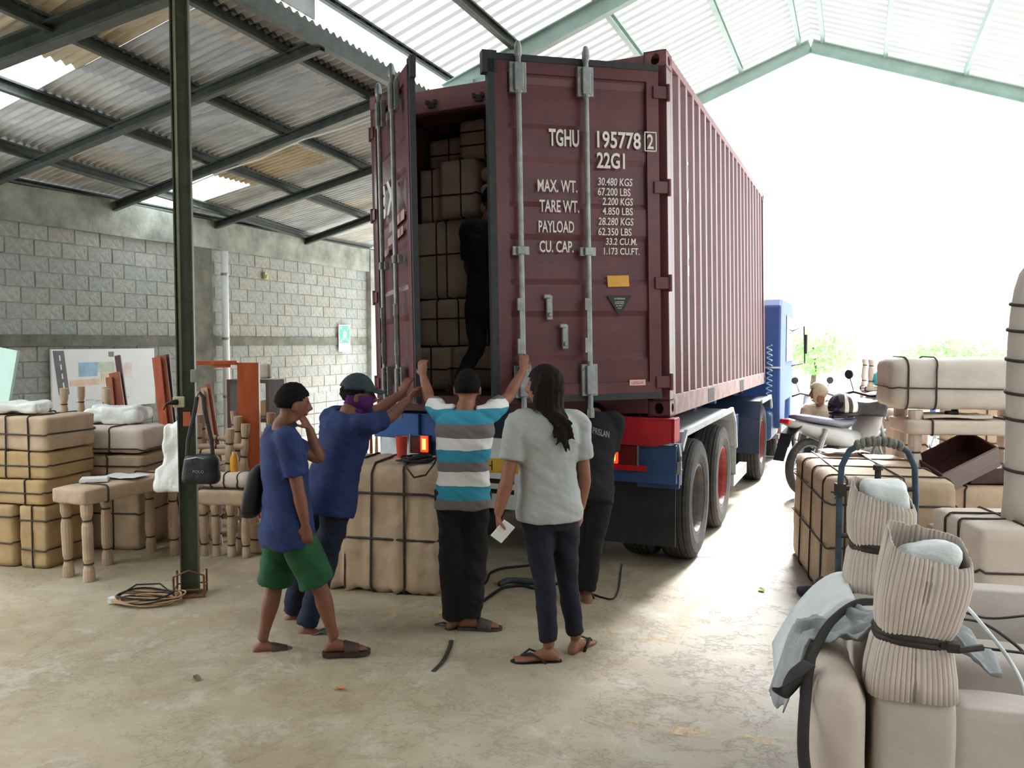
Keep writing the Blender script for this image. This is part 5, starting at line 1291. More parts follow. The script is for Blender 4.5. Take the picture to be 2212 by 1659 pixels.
# dark cabinet
dc = empty('dark_cabinet', (at(555, 1000, 9.3).x, 9.3, 0), R(-18)); tag(dc, 'dark brown open cabinet behind the orange wooden frame', 'cabinet')
for x in (-.25, .25): MB().bb((x - .02, -.15, 0), (x + .02, .15, 1.38)).build('side_panel', WOODD, dc)
for z in (.02, .45, .93, 1.36): MB().bb((-.23, -.15, z - .015), (.23, .15, z + .015)).build('shelf', WOODD, dc)
rnd = random.Random(8)
for i, (dx, z) in enumerate(((-.12, 1.392), (0, 1.392), (.13, 1.392), (.12, .962))):
    o = puffy((.12, .12, .10 + .03 * i), .03, 5, .015, i).build('paper_bundle', KRAFT2 if i < 3 else KRAFT_Y, None, smooth=True); o.location = dc.location + Matrix.Rotation(R(-18), 3, 'Z') @ Vector((dx, 0, z))
    tag(o, ('pale paper bundle on top of the dark cabinet, %s' % ('left', 'middle', 'right')[i]) if i < 3 else 'tan paper scrap on a shelf inside the dark cabinet', 'bundle', 'bundles on the dark cabinet')
# ------------------------------------------------------------------ big crate in the middle
cr = parcel('wrapped_crate', 'big paper-wrapped crate with black bands in front of the truck', (.80, .62, .92), (-.86, 6.20, 0), R(-13), sx=(-.32, -.08, .2), sz=(.42, .78), m=KRAFT, r=.06, amp=.016, flare=.07, n=26, wd=.009, seed=4, fold=.05)
o = MB().lathe([(.036, 0), (.046, .16), (.048, .165), (.044, .16), (.034, .01), (0, .008)], 20, cap=False).build('plastic_cup', mat('red_plastic_cup', (206, 74, 62), .4, var=.04), None, smooth=True); o.location = at(868, 990, 6.25); o.location.z = .925; tag(o, 'red plastic cup standing on the big wrapped crate', 'cup')
cb = empty('cable_heap', (at(905, 1000, 6.05).x, 6.02, .928), 0); tag(cb, 'heap of black cable on the big wrapped crate', 'cable')
for i in range(6):
    pts = []
    for t in range(24): a = 2 * PI * t / 24; pts.append((.03 * (i % 3 - 1) + (.13 - .012 * i) * math.cos(a), -.02 + (.09 - .01 * i) * math.sin(a), .012 + .012 * i * .6 + .006 * math.sin(2 * a + i)))
    MB().tube(pts, .007, 5, closed=True).build('cable_loop', BLACK, cb, smooth=True)
MB().tube([(-.10, -.10, .02), (-.06, -.22, -.01), (.0, -.275, -.07), (.08, -.26, -.055), (.13, -.16, .01), (.14, -.08, .04)], .007, 6).build('cable_tail', BLACK, cb, smooth=True)
MB().box((.145, -.075, .05), (.025, .025, .02)).build('red_plug', mat('red_reflector', (186, 26, 36)), cb)
# crib with spindles far behind
cb2 = empty('wooden_crib', (at(812, 1000, 9.6).x, 9.6, 0), R(-20)); tag(cb2, 'red-brown wooden crib rail with spindles behind the crate', 'furniture')
MB().bb((.12, -.04, 0), (.20, .04, 1.02)).build('post', WOODO, cb2); MB().bb((-.62, -.04, 0), (-.54, .04, 1.0)).build('post', WOODO, cb2)
MB().bb((-.56, -.02, .86), (.12, .02, .92)).build('rail', WOODP, cb2); MB().bb((-.56, -.02, .25), (.12, .02, .31)).build('rail', WOODP, cb2)
for i in range(9): MB().tube([(-.48 + .07 * i, 0, .31), (-.48 + .07 * i, 0, .55), (-.48 + .07 * i, 0, .86)], [.012, .02, .012], 8).build('spindle', WOODP if i % 2 else WOODR, cb2)
MB().bb((.2, -.02, .80), (.75, .02, .86)).build('rail', WOODP, cb2); MB().bb((.70, -.04, 0), (.78, .04, .95)).build('post', WOODO, cb2); MB().bb((.2, -.02, .3), (.75, .02, .62)).build('panel', WOODD, cb2)

# ================================================================== right side goods
CARD = mat('corrugated_card', (204, 190, 180), .8, var=.08, scale=6)
FOAM = mat('white_packing_foam', (226, 232, 232), .6, var=.04, scale=12, bump=.4, bscale=30)
CLOTH = mat('blue_grey_rag', (166, 170, 174), .9, var=.1, scale=9, bump=.2, bscale=60)
def ribbed_post(parent, secs, ribs, name, amp=.004, e=.42, top=(0, 0)):
    """single-faced card wound round a post: sections (z, half x, half y, dx, dy), even vertical flutes, slanted torn top"""
    n = ribs * 6; mb = MB(); vs = []; dense = 1440; base = []
    pts = []
    for k in range(dense):
        t = 2 * PI * k / dense; c, s = math.cos(t), math.sin(t); pts.append((math.copysign(abs(c) ** e, c), math.copysign(abs(s) ** e, s)))
    acc = [0.0]
    for k in range(dense): a, b = pts[k], pts[(k + 1) % dense]; acc.append(acc[-1] + math.hypot(b[0] - a[0], b[1] - a[1]))
    k = 0
    for i in range(n):
        d = acc[-1] * i / n
        while acc[k + 1] < d: k += 1
        base.append(pts[k % dense])
    zt = secs[-1][0]
    for z, a, b, dx, dy in secs:
        for i, (c, s) in enumerate(base):
            q = amp * (abs(math.sin(PI * i / 6)) - .5); l = math.hypot(c, s); f = max(0, 1 - (zt - z) / .12)
            vs.append((dx + a * c + q * c / l, dy + b * s + q * s / l, z + f * (top[0] * c + top[1] * s + (.010 * noise.noise(Vector((c * 4, s * 4, 2))) if z == zt else 0))))
    m = len(secs)
    mb.add(vs, [(i * n + k, i * n + (k + 1) % n, (i + 1) * n + (k + 1) % n, (i + 1) * n + k) for i in range(m - 1) for k in range(n)])
    return mb.build(name, CARD, parent, smooth=True, solid=.004, fix=False)
def ribbon(pts, wd, m, name, parent, up=(0, 0, 1), th=.12):
    """flat webbing through points, smoothed"""
    P = [Vector(p) for p in pts]; Q = []
    for i in range(len(P) - 1):
        p0, p1, p2, p3 = P[max(0, i - 1)], P[i], P[i + 1], P[min(len(P) - 1, i + 2)]
        for s in range(6):
            t = s / 6; Q.append(.5 * ((2 * p1) + (p2 - p0) * t + (2 * p0 - 5 * p1 + 4 * p2 - p3) * t * t + (3 * p1 - p0 - 3 * p2 + p3) * t ** 3))
    Q.append(P[-1]); return MB().tube(Q, wd, 8, flat=(1, th), up=up).build(name, m, parent, smooth=True)
FO = (1.150, 2.36, 0)
bf = empty('wrapped_bed_frame', FO, R(-15)); tag(bf, 'paper-wrapped bed frame with two card-capped corner posts in the foreground', 'bed frame')
ribbed_post(bf, [(.80, .116, .105, -.005, 0), (.86, .112, .103, -.004, 0), (.93, .101, .094, -.002, 0), (.965, .090, .082, 0, 0), (1.0, .101, .092, .008, 0), (1.08, .112, .100, .02, .0), (1.15, .112, .098, .03, .0), (1.20, .106, .088, .036, .0), (1.225, .102, .080, .038, .0)], 60, 'card_wrap', top=(-.022, .03))
ribbed_post(bf, [(.84, .118, .105, .03, .776), (.92, .116, .103, .03, .776), (1.0, .106, .096, .03, .776), (1.035, .090, .080, .03, .776), (1.07, .104, .092, .03, .776), (1.14, .112, .100, .035, .776), (1.20, .108, .09, .04, .776), (1.235, .10, .08, .04, .776)], 54, 'card_wrap', top=(-.03, .02))
for (cx, cy, z, rx, ry, nm) in ((0, 0, .965, .099, .089, 'n'), (.03, .776, 1.035, .098, .088, 'f')):
    for dz in (-.006, .008):
        ring = [(cx + math.copysign(abs(math.cos(t)) ** .6, math.cos(t)) * rx, cy + math.copysign(abs(math.sin(t)) ** .6, math.sin(t)) * ry, z + dz + .006 * math.sin(t * 2)) for t in [2 * PI * k / 24 for k in range(24)]]
        MB().tube(ring, .011, 6, closed=True, flat=(.6, 1)).build('tie', STRAP, bf, smooth=True)
    MB().tube([(cx + .06, cy - ry, z), (cx + .10, cy - ry - .02, z - .004), (cx + .16, cy - ry - .01, z + .006)], .009, 6).box((cx + .085, cy - ry - .012, z), (.03, .025, .025)).build('tie_knot', STRAP, bf)
    q = puffy((rx * 1.75, ry * 1.55, .19), .04, 8, .03, 3 if nm == 'n' else 8); q.v = [(x + cx + (.034 if nm == 'n' else .02), y + cy + .01, zz + z + .055 + (.02 if nm == 'n' else .0) * (1 if zz > .1 else 0)) for x, y, zz in q.v]; q.build('foam_stuffing', FOAM, bf, smooth=True)
def pf(size, loc, nm, m=KRAFT3, r=.025, amp=.005, seed=1, n=9):
    q = puffy(size, r, n, amp, seed); q.v = [(x + loc[0], y + loc[1], z + loc[2]) for x, y, z in q.v]; return q.build(nm, m, bf, smooth=True)
pf((.212, .19, .83), (0, 0, 0), 'corner_block', r=.02, seed=2)
pf((.212, .19, .88), (.03, .776, 0), 'corner_block', r=.02, seed=3)
pf((.17, .62, .88), (-.02, .39, .0), 'side_rail', r=.05, seed=4, amp=.008)
pf((1.15, .14, .79), (.66, -.01, 0), 'end_panel', r=.014, seed=5, n=16)
pf((1.1, .12, .90), (.68, .80, 0), 'far_panel', r=.02, seed=6)
# contents and neighbours of the bed frame
Rb = Matrix.Rotation(R(-15), 3, 'Z')
def bl(x, y, z): return Vector(FO) + Rb @ Vector((x, y, z))
parcel('long_parcel', 'grey-brown long parcel lying inside the wrapped bed frame, upper', (.80, .26, .16), bl(.56, .50, .60), R(-22), sx=(.1,), m=KRAFT3, r=.05, group='parcels in the bed frame')
parcel('long_parcel', 'grey-brown long parcel lying inside the wrapped bed frame, lower', (.84, .42, .58), bl(.60, .36, 0), R(-15), m=KRAFT3, r=.04, group='parcels in the bed frame')
parcel('paper_bolster', 'plump paper bolster pressed against the bed frame\'s left side', (.15, .56, .84), bl(-.205, .12, 0), R(-15), m=KRAFT2, r=.07, amp=.014)
def fsh(u, v):
    x = -.08 - .25 * u; y = .52 + .34 * v; z = .89 - .30 * u ** 1.8 - .06 * (1 - v) * u; return (x, y, z)
o = MB().grid(12, 10, fsh).build('foam_sheet', FOAM, None, smooth=True, solid=.03, fix=False); o.location = FO; o.rotation_euler = (0, 0, R(-15)); tag(o, 'white foam sheet curling out left of the wrapped bed frame', 'foam')
def clo(u, v):
    x = -.36 + .60 * u; y = .13 + .20 * v; h0 = .918 - .30 * max(0, -x - .10) - 3.0 * max(0, -x - .29) - .35 * max(0, x - .08) ; return (x - .04 * (v - .5) + .012 * math.sin(v * 9), y - .05 * u, h0 + .016 * math.sin(v * 11 + u * 4) + .010 * math.sin(u * 17) + .05 * noise.noise(Vector((u * 7, v * 5, 1))) + .02 * noise.noise(Vector((u * 16, v * 12, 4))))
o = MB().grid(40, 26, clo).build('rag', CLOTH, None, smooth=True, solid=.004, fix=False); o.location = FO; o.rotation_euler = (0, 0, R(-15)); tag(o, 'crumpled blue-grey rag draped over the bed frame side', 'rag')
WEB = mat('black_webbing', (44, 40, 38), .7, var=.15, scale=20)
st = empty('webbing_strap', at(1745, 1430, 2.42)); st.location.z = .0; tag(st, 'black webbing strap looping down the bed frame\'s left side', 'strap')
iv = st.location.copy()
ribbon([at(1890, 1300, 2.75) - iv, at(1845, 1305, 2.66) - iv, at(1795, 1345, 2.55) - iv, at(1762, 1400, 2.46) - iv, at(1748, 1440, 2.40) - iv, at(1738, 1530, 2.30) - iv, at(1735, 1620, 2.24) - iv, at(1745, 1700, 2.20) - iv], .016, WEB, 'webbing', st, up=(.3, 1, .1))
ribbon([at(1748, 1432, 2.40) - iv, at(1715, 1458, 2.36) - iv, at(1684, 1492, 2.35) - iv, at(1690, 1500, 2.37) - iv, at(1720, 1470, 2.40) - iv, at(1750, 1436, 2.42) - iv], .022, WEB, 'webbing_loop', st, up=(.5, .2, 1))
for i, (pts, lb) in enumerate((([(2055, 1312, 2.9), (2130, 1335, 2.85), (2215, 1330, 2.8)], 'upper black cord across the parcels inside the bed frame'), ([(2045, 1335, 2.85), (2120, 1345, 2.75), (2190, 1390, 2.65), (2230, 1430, 2.6)], 'middle black cord across the parcels inside the bed frame'), ([(2060, 1390, 2.62), (2140, 1402, 2.58), (2225, 1412, 2.55)], 'lower black cord across the parcels inside the bed frame'))):
    o = ribbon([at(*p) for p in pts], .008, WEB, 'cord', None, th=.5); tag(o, lb, 'cord', 'cords on the bed frame')
o = ribbon([at(2068, 1290, 2.75), (at(2110, 1335, 2.65)), at(2170, 1410, 2.55), at(2205, 1470, 2.45), at(2218, 1520, 2.4)], .007, mat('white_twisted_plastic', (216, 220, 222), .35), 'plastic_twine', None, th=.7); tag(o, 'white twisted plastic twine hanging across the bed frame', 'twine')

# ------------------------------------------------------------------ carton, hand truck
c0 = gnd(1790, 1034, .87); rz_ = R(-10)
Rc = Matrix.Rotation(rz_, 3, 'Z'); cen = c0 + Rc @ Vector((.41, .72, 0)); cen.z = 0
parcel('wrapped_carton', 'large wrapped carton with bright top behind the hand truck', (.82, 1.44, .87), cen, rz_, sx=(-.35, .1), sy=(-.4, -.1, .2), sz=(.45, .8), m=KRAFT, r=.05, amp=.012, flare=.04, n=10, seed=21)
o = MB().grid(8, 5, lambda u, v: ((u - .5) * .34, (v - .5) * .24, .008 + .012 * abs(math.sin(u * 6)))).build('paper_scrap', KRAFT2, None, solid=.002); o.location = cen + Rc @ Vector((-.05, .55, .89)); tag(o, 'folded paper scrap on the far end of the large carton', 'paper')
ht = empty('hand_truck', (at(1897, 1000, 5.30).x, 5.30, 0), R(-6)); tag(ht, 'blue tubular hand truck with cloth-wrapped handle before the carton', 'hand truck')
HTB = mat('worn_blue_tube', (58, 92, 118), .5, var=.2, scale=10, rgb2=(52, 54, 56)); HTD = mat('dark_tube', (54, 52, 54), .6, var=.2, scale=10)
arch = [(-.235, 0, 0)] + [(-.235, 0, z) for z in (.4, .8)] + [(-.225, 0, 1.0), (-.18, 0, 1.10), (-.10, 0, 1.15), (0, 0, 1.165), (.10, 0, 1.155), (.18, 0, 1.10), (.225, 0, 1.0), (.235, 0, .8), (.235, 0, .4), (.235, 0, 0)]
MB().tube(arch, .020, 10).build('tube_frame', HTB, ht, smooth=True)
for z in (.2, .55, .86): MB().tube([(-.235, 0, z), (.235, 0, z)], .017, 8).build('cross_bar', HTD, ht)
MB().tube([(0, 0, .2), (0, 0, 1.0)], .02, 8).lathe([(.0, .98), (.032, .98), (.03, 1.01), (0, 1.02)], 10).build('middle_bar', HTD, ht)
wr = MB()
for k_ in range(9):
    t = k_ / 8; x = -.13 + .26 * t; z = 1.165 - 1.6 * (x * x); wr.lathe([(.022, -.018), (.034, -.010), (.036, .006), (.024, .016)], 10, Matrix.Translation((x, 0, z)) @ Matrix.Rotation(PI / 2, 4, 'Y') @ Matrix.Rotation(.3 * math.sin(k_ * 2), 4, 'X'))
wr.build('cloth_grip', mat('grey_rag_grip', (132, 132, 124), .9, var=.2, scale=20), ht)
MB().tube([(-.235, 0, .85), (-.25, -.03, .83), (-.30, -.05, .84)], .007, 5).tube([(-.24, -.02, .84), (-.28, -.06, .80)], .006, 5).box((-.235, -.01, .85), (.06, .06, .08)).build('rope_knot', STRAP, ht)
MB().bb((-.24, -.28, .0), (.24, .02, .012)).build('toe_plate', HTD, ht)
for x in (-.30, .30): MB().lathe([(.04, -.03), (.11, -.03), (.125, 0), (.11, .03), (.04, .03)], 20, Matrix.Translation((x, .10, .125)) @ Matrix.Rotation(PI / 2, 4, 'Y')).build('wheel', TYRE, ht)
MB().tube([(-.3, .10, .125), (.3, .10, .125)], .012, 8).build('axle', HTD, ht)

# ------------------------------------------------------------------ rack of wrapped goods behind
p_ = at(2060, 1140, 6.5)
rk = R(-8)
parcel('wrapped_bench', 'long wrapped bench base low behind the hand truck', (1.0, .55, .69), (p_.x + .16, 6.6, 0), rk, sx=(-.42, -.12, .2), sz=(.55,), m=KRAFT, r=.03, group='goods at the right')
q_ = at(2050, 1000, 6.5)
def lift(px, py, Y, dz=0): p = at(px, py, Y); return (p.x, p.y, p.z + dz)
# two wrapped posts carry the shelf and the long bolster
rkx = empty('wrapped_rack', (p_.x + .04, 6.62, .695), rk); tag(rkx, 'wrapped wooden rack on posts carrying papers, behind the hand truck', 'rack')
for x, y in ((-.34, -.16), (-.34, .2), (.46, -.16), (.46, .2)): wrapped_leg(rkx, (x, y, .0), (x, y, .57), .055, KRAFT2, (.12, .42, .75), 'wrapped_post', 10)
q = puffy((.98, .5, .12), .03, 8, .006, 31); q.v = [(x + .06, y, z + .38) for x, y, z in q.v]; q.build('wrapped_shelf', KRAFT2, rkx, smooth=True)
for f in (-.3, .25): MB().tube([Vector((p.x + .06, p.y, p.z + .38)) for p in ring_pts((.98, .5, .12), 'x', f, .03, .008)], .007, 6, closed=True).build('strap', STRAP, rkx)
bz = .695 + .575
e = parcel('wrapped_headboard', 'thick wrapped headboard on top of the rack, its left end tied', (1.2, .46, .40), (p_.x + .10, 6.62, bz), rk, sx=(-.40, -.22,), sz=(.42,), m=KRAFT3, r=.09, amp=.016, n=10, seed=5)
parcel('wrapped_box', 'wrapped box far behind the headboard, seen above it', (.62, .4, 1.62), (at(2118, 800, 8.2).x, 8.2, 0), R(-10), sz=(.5, .8), sx=(0,), m=KRAFT, group='goods at the right')
parcel('wrapped_box', 'wrapped box standing left of the rack posts', (.26, .36, 1.20), (at(1962, 1000, 7.3).x, 7.35, 0), R(-8), sz=(.5, .75, .92), m=KRAFT2, r=.03, group='goods at the right')
o = MB().grid(8, 6, lambda u, v: ((u - .5) * .5, (v - .5) * .3, .004 + .012 * abs(math.sin(u * 4 + v * 3)))).build('paper_stack', KRAFT2, None, solid=.02); o.location = (p_.x - .02, 6.55, .695 + .515); o.rotation_euler = (0, 0, rk); tag(o, 'loose stack of brown paper on the rack shelf', 'paper')
o = MB().box((0, 0, 0), (.10, .05, .03), (0, 0, .3)).box((.04, .03, .01), (.05, .05, .03), (0, 0, 1)).build('tape_roll', BLACK, None, bevel=.008); o.location = (p_.x - .04, 6.50, .695 + .55); tag(o, 'small black tape piece on the rack papers', 'tape')
# dark drawer leaning in the rack
dw = empty('open_wooden_box', (p_.x + .05, 6.28, .72), 0); tag(dw, 'dark brown open wooden box tipped below the rack shelf', 'box')
dw.rotation_euler = (R(20), R(-24), R(8)); dw.location = (p_.x + .02, 6.32, .80)
MB().bb((-.25, -.02, -.06), (.25, .0, .12)).build('front', mat('grey_brown_veneer', (104, 88, 84), .3, var=.12, stretch=(1, 8, 8)), dw, bevel=.003); MB().bb((-.25, .0, -.06), (.25, .3, -.045)).build('bottom', WOODD, dw)
MB().bb((-.25, .0, -.06), (-.235, .3, .12)).build('side', WOODD, dw); MB().bb((.235, .0, -.06), (.25, .3, .12)).build('side', WOODD, dw); MB().bb((-.25, .285, -.06), (.25, .3, .12)).build('back', WOODD, dw)
o = MB().box((0, 0, .06), (.42, .3, .12)).build('dark_tray', WOODD, None, bevel=.004); o.location = (p_.x + .28, 6.55, .70); tag(o, 'flat dark wooden tray lying beside the tipped wooden box', 'tray')
# ------------------------------------------------------------------ tall wrapped post with box at the right edge
tp = empty('wrapped_bedpost', (at(2205, 1000, 4.55).x + .03, 4.55, 0)); tag(tp, 'tall paper-wrapped bedpost with black ties at the right edge', 'post')
pts = [(0, 0, z) for z in (.82, 1.0, 1.2, 1.4, 1.6, 1.8, 1.95, 2.08, 2.17, 2.22)]
MB().tube(pts, [.115, .105, .104, .106, .11, .108, .10, .085, .062, .03], 16).build('paper_wrapping', KRAFT3, tp, smooth=True)
for z, r in ((1.10, .11), (1.38, .112), (1.52, .114), (1.70, .115), (1.86, .113), (2.0, .102)):
    MB().tube([(math.cos(t) * r, math.sin(t) * r, z + .012 * math.sin(t)) for t in [2 * PI * k / 20 for k in range(20)]], .008, 6, closed=True, flat=(.6, 1.2)).build('tie', STRAP, tp, smooth=True)
    MB().tube([(-.05, -r, z), (-.03, -r - .02, z + .03), (.0, -r - .025, z + .05)], .007, 5).build('tie_end', STRAP, tp)
parcel('wrapped_ottoman', 'wrapped square box at the foot of the tall bedpost', (.60, .62, .82), (at(2205, 1000, 4.55).x - .02, 4.60, 0), R(-5), sx=(-.05,), sy=(-.1, .15), sz=(.72,), m=KRAFT2, r=.03, amp=.007, seed=12)
knot((at(2120, 1000, 4.4).x, 4.42, .835), MATS and tp, None, 1.0)
parcel('wrapped_box', 'plain wrapped box on the floor between hand truck and ottoman', (.34, .40, .62), (at(2088, 1000, 5.18).x, 5.18, 0), R(-8), sz=(.7,), m=KRAFT, group='goods at the right')

# ------------------------------------------------------------------ motorcycle
def motorcycle(label, loc, rz, body, k=1.0):
    e = empty('motorcycle', loc, rz); e.scale = (k, k, k); tag(e, label, 'motorcycle')
    CHR = MATS['galvanised_steel']; RX = Matrix.Rotation(PI / 2, 4, 'X')
    for x in (0, 1.23):
        M = Matrix.Translation((x, 0, .30)) @ RX
        w_ = MB().lathe([(.235, -.03), (.265, -.043), (.29, -.03), (.30, 0), (.29, .03), (.265, .043), (.235, .03)], 36, M, cap=False).build('wheel', TYRE, e, smooth=True)
        MB().lathe([(.238, -.03), (.225, -.026), (.215, -.02), (.215, .02), (.225, .026), (.238, .03)], 36, M, cap=False).build('rim', CHR, w_, smooth=True)
        sp = MB()
        for q in range(6): a = 2 * PI * q / 6; sp.bar(M @ Vector((.04 * math.cos(a), .04 * math.sin(a), 0)), M @ Vector((.22 * math.cos(a), .22 * math.sin(a), 0)), .018, .022, up=(0, 1, 0))
        sp.lathe([(0, -.06), (.055, -.06), (.065, 0), (.055, .06), (0, .06)], 16, M); sp.build('spokes', CHR, w_)
    MB().bar((0, -.09, .30), (.48, -.07, .36), .03, .05).bar((0, .09, .30), (.48, .07, .36), .03, .05).build('swing_arm', BLACK, e)
    MB().tube([(-.02, .10, .32), (.12, .13, .70)], .03, 10).build('shock_absorber', CHR, e); MB().tube([(-.02, -.10, .32), (.12, -.13, .70)], .03, 10).build('shock_absorber', CHR, e)
    eng = puffy((.36, .26, .26), .05, 6, .01, 2); eng.v = [(x + .52, y, z + .24) for x, y, z in eng.v]; eng.build('engine', mat('cast_engine', (104, 104, 104), .5, metal=.4, var=.15), e, smooth=True)
    MB().tube([(.6, -.16, .26), (.3, -.18, .27), (-.12, -.19, .38), (-.2, -.19, .42)], [.025, .035, .05, .045], 12).build('exhaust', CHR, e, smooth=True)
    MB().lathe([(0, -.05), (.08, -.05), (.09, 0), (.08, .05), (0, .05)], 16, Matrix.Translation((.03, -.09, .30)) @ RX).build('brake_hub', mat('cast_engine', (104, 104, 104)), e)
    # tail, side panels, seat
    loft_ = MB()
    for_ = [(-.32, .78, .05, .03), (-.15, .74, .09, .05), (.05, .68, .12, .075), (.3, .62, .13, .10), (.55, .56, .12, .12), (.75, .52, .08, .12)]
    loft(loft_, [(Vector((x, 0, z)), Vector((0, a, 0)), Vector((0, 0, b))) for x, z, a, b in for_], 14, .8); loft_.build('body_shell', body, e, smooth=True)
    se = MB(); loft(se, [(Vector((x, 0, z)), Vector((0, a, 0)), Vector((0, 0, b))) for x, z, a, b in ((-.22, .83, .06, .02), (-.1, .82, .12, .035), (.15, .78, .135, .04), (.4, .74, .12, .045), (.6, .74, .09, .04), (.7, .76, .05, .02))], 14, .8); se.build('seat', mat('grey_seat_vinyl', (96, 96, 112), .4, var=.1), e, smooth=True)
    MB().box((-.33, 0, .79), (.04, .12, .05), (0, R(25), 0)).build('tail_light', mat('red_reflector', (186, 26, 36)), e, bevel=.012)
    fd = MB(); path = [(-.18, .74), (-.30, .66), (-.36, .54), (-.42, .40)]
    for i in range(3): a, b = path[i], path[i + 1]; fd.bar((a[0], 0, a[1]), (b[0], 0, b[1]), .17 - .02 * i, .012, up=(1, 0, .5))
    fd.build('rear_fender', BLACK, e)
    MB().tube([(1.23, .07, .30), (.98, .07, .92)], .022, 8).tube([(1.23, -.07, .30), (.98, -.07, .92)], .022, 8).build('front_fork', CHR, e)
    ls = MB(); loft(ls, [(Vector((x, 0, z)), Vector((0, a, 0)), Vector((0, 0, b))) for x, z, a, b in ((.78, .52, .05, .10), (.88, .60, .16, .18), (.96, .78, .17, .16), (1.02, .95, .12, .10), (1.08, 1.0, .06, .05))], 14, .8); ls.build('leg_shield', body, e, smooth=True)
    MB().tube([(.94, .34, 1.0), (.96, .2, 1.04), (1.0, 0, 1.0), (.96, -.2, 1.04), (.94, -.34, 1.0)], .014, 8).build('handlebar', BLACK, e, smooth=True)
    for s in (-1, 1): MB().tube([(.97, s * .2, 1.03), (.98, s * .27, 1.20)], .006, 6).lathe([(0, -.01), (.05, -.01), (.055, .0), (.05, .012), (0, .012)], 14, Matrix.Translation((.98, s * .28, 1.23)) @ Matrix.Rotation(PI / 2, 4, 'Y')).build('mirror', BLACK, e)
    bent_ = MB()
    def ff(u, v): a = PI * (.15 + .75 * u); return (1.23 + .33 * math.cos(a), (v - .5) * .13, .30 + .33 * math.sin(a))
    bent_.grid(12, 3, ff).build('front_fender', body, e, smooth=True, solid=.006)
    MB().tube([(.42, .12, .22), (.30, .30, .01)], .012, 6).build('side_stand', BLACK, e)
    return e
m1 = motorcycle('dark motorcycle with silver tail parked beyond the large carton', gnd(1742, 1072), R(30), mat('silver_grey_plastic', (150, 150, 150), .35, var=.05), 1.13)
motorcycle('blue motorcycle parked further back between the wrapped goods', (at(1925, 1000, 12.6).x, 12.6, 0), R(35), mat('blue_plastic', (48, 70, 140), .3, var=.05))
motorcycle('pale motorcycle under the hooded rider in the yard', (J7['pelvis'].x + .12, J7['pelvis'].y - .40, 0), R(100), mat('pale_plastic', (200, 204, 206), .3, var=.05))
hl = empty('helmet', gnd(1742, 1072) + Matrix.Rotation(R(30), 3, 'Z') @ Vector((.64, .02, .86)), R(200)); tag(hl, 'black and silver open-face helmet resting on the motorcycle seat', 'helmet')
HS = mat('silver_helmet_shell', (190, 186, 178), .25, var=.05); mb = MB()
def dome(a0, a1, rr, m, nm, par, lo=-.35):
    g = MB()
    def fn(u, v): f = a0 + (a1 - a0) * u; t = PI * (.0 + .62 * v); return (rr * 1.12 * math.sin(t) * math.cos(f), rr * math.sin(t) * math.sin(f), .16 + rr * 1.05 * math.cos(t))
    return g.grid(24, 12, fn).build(nm, m, par, smooth=True, solid=.012, fix=False)
dome(0, 2 * PI, .15, HS, 'shell', hl)
v_ = dome(-1.0, 1.0, .162, mat('dark_visor', (26, 24, 34), .15, var=.05), 'visor', hl)
dome(1.3, 1.6, .1535, BLACK, 'stripe', hl); dome(-1.6, -1.3, .1535, BLACK, 'stripe', hl)
MB().tube([(math.cos(t) * .155, math.sin(t) * .14, .08) for t in [2 * PI * k / 20 for k in range(20)]], .018, 8, closed=True).build('rim_trim', BLACK, hl, smooth=True)
MB().tube([(.05, .12, .06), (.08, .08, -.05), (.09, 0, -.09), (.08, -.08, -.05), (.05, -.12, .06)], .012, 6, flat=(1, .3)).build('chin_strap', BLACK, hl)
o = puffy((.46, .36, .20), .08, 8, .035, 6).build('black_jacket', NYL, None, smooth=True); o.location = gnd(1742, 1072) + Matrix.Rotation(R(30), 3, 'Z') @ Vector((.98, .0, .90)); o.location.z = .90; tag(o, 'black jacket bundled on the motorcycle in front of the helmet', 'jacket')
# ------------------------------------------------------------------ far goods in the bright doorway
def far_pt(px, Y): return at(px, 900, Y).x
parcel('wrapped_carton', 'wrapped carton with cross band beyond the motorcycles', (.62, .5, 1.14), (far_pt(1918, 11.1), 11.1, 0), R(-8), sx=(0,), sz=(.8,), m=KRAFT2)
wrapped_table('upturned wrapped stool with four legs up on the far carton', .60, .40, .42, (far_pt(1914, 11.1), 11.1, 1.145), R(-8), flip=True, r=.04, top=.06, m=KRAFT2)
parcel('wrapped_column', 'tall wrapped slab standing right of the far carton', (.34, .4, 1.52), (far_pt(1968, 10.6), 10.6, 0), R(-8), sz=(.5, .75), m=KRAFT2)
o = MB().lathe([(.0, -.10), (.06, -.085), (.1, 0), (.06, .085), (0, .10)], 18).build('teal_ball', mat('teal_plastic', (60, 178, 190), .4), None, smooth=True); o.location = (far_pt(1896, 11.0), 11.0, 1.31); tag(o, 'teal plastic ball on the far wrapped carton', 'ball')
o = puffy((.14, .12, .09), .03, 5, .01, 2).build('red_pouch', mat('red_pouch_cloth', (190, 70, 80), .7), None, smooth=True); o.location = (far_pt(1918, 11.0), 11.0, 1.205); tag(o, 'small red pouch beside the teal ball', 'pouch')

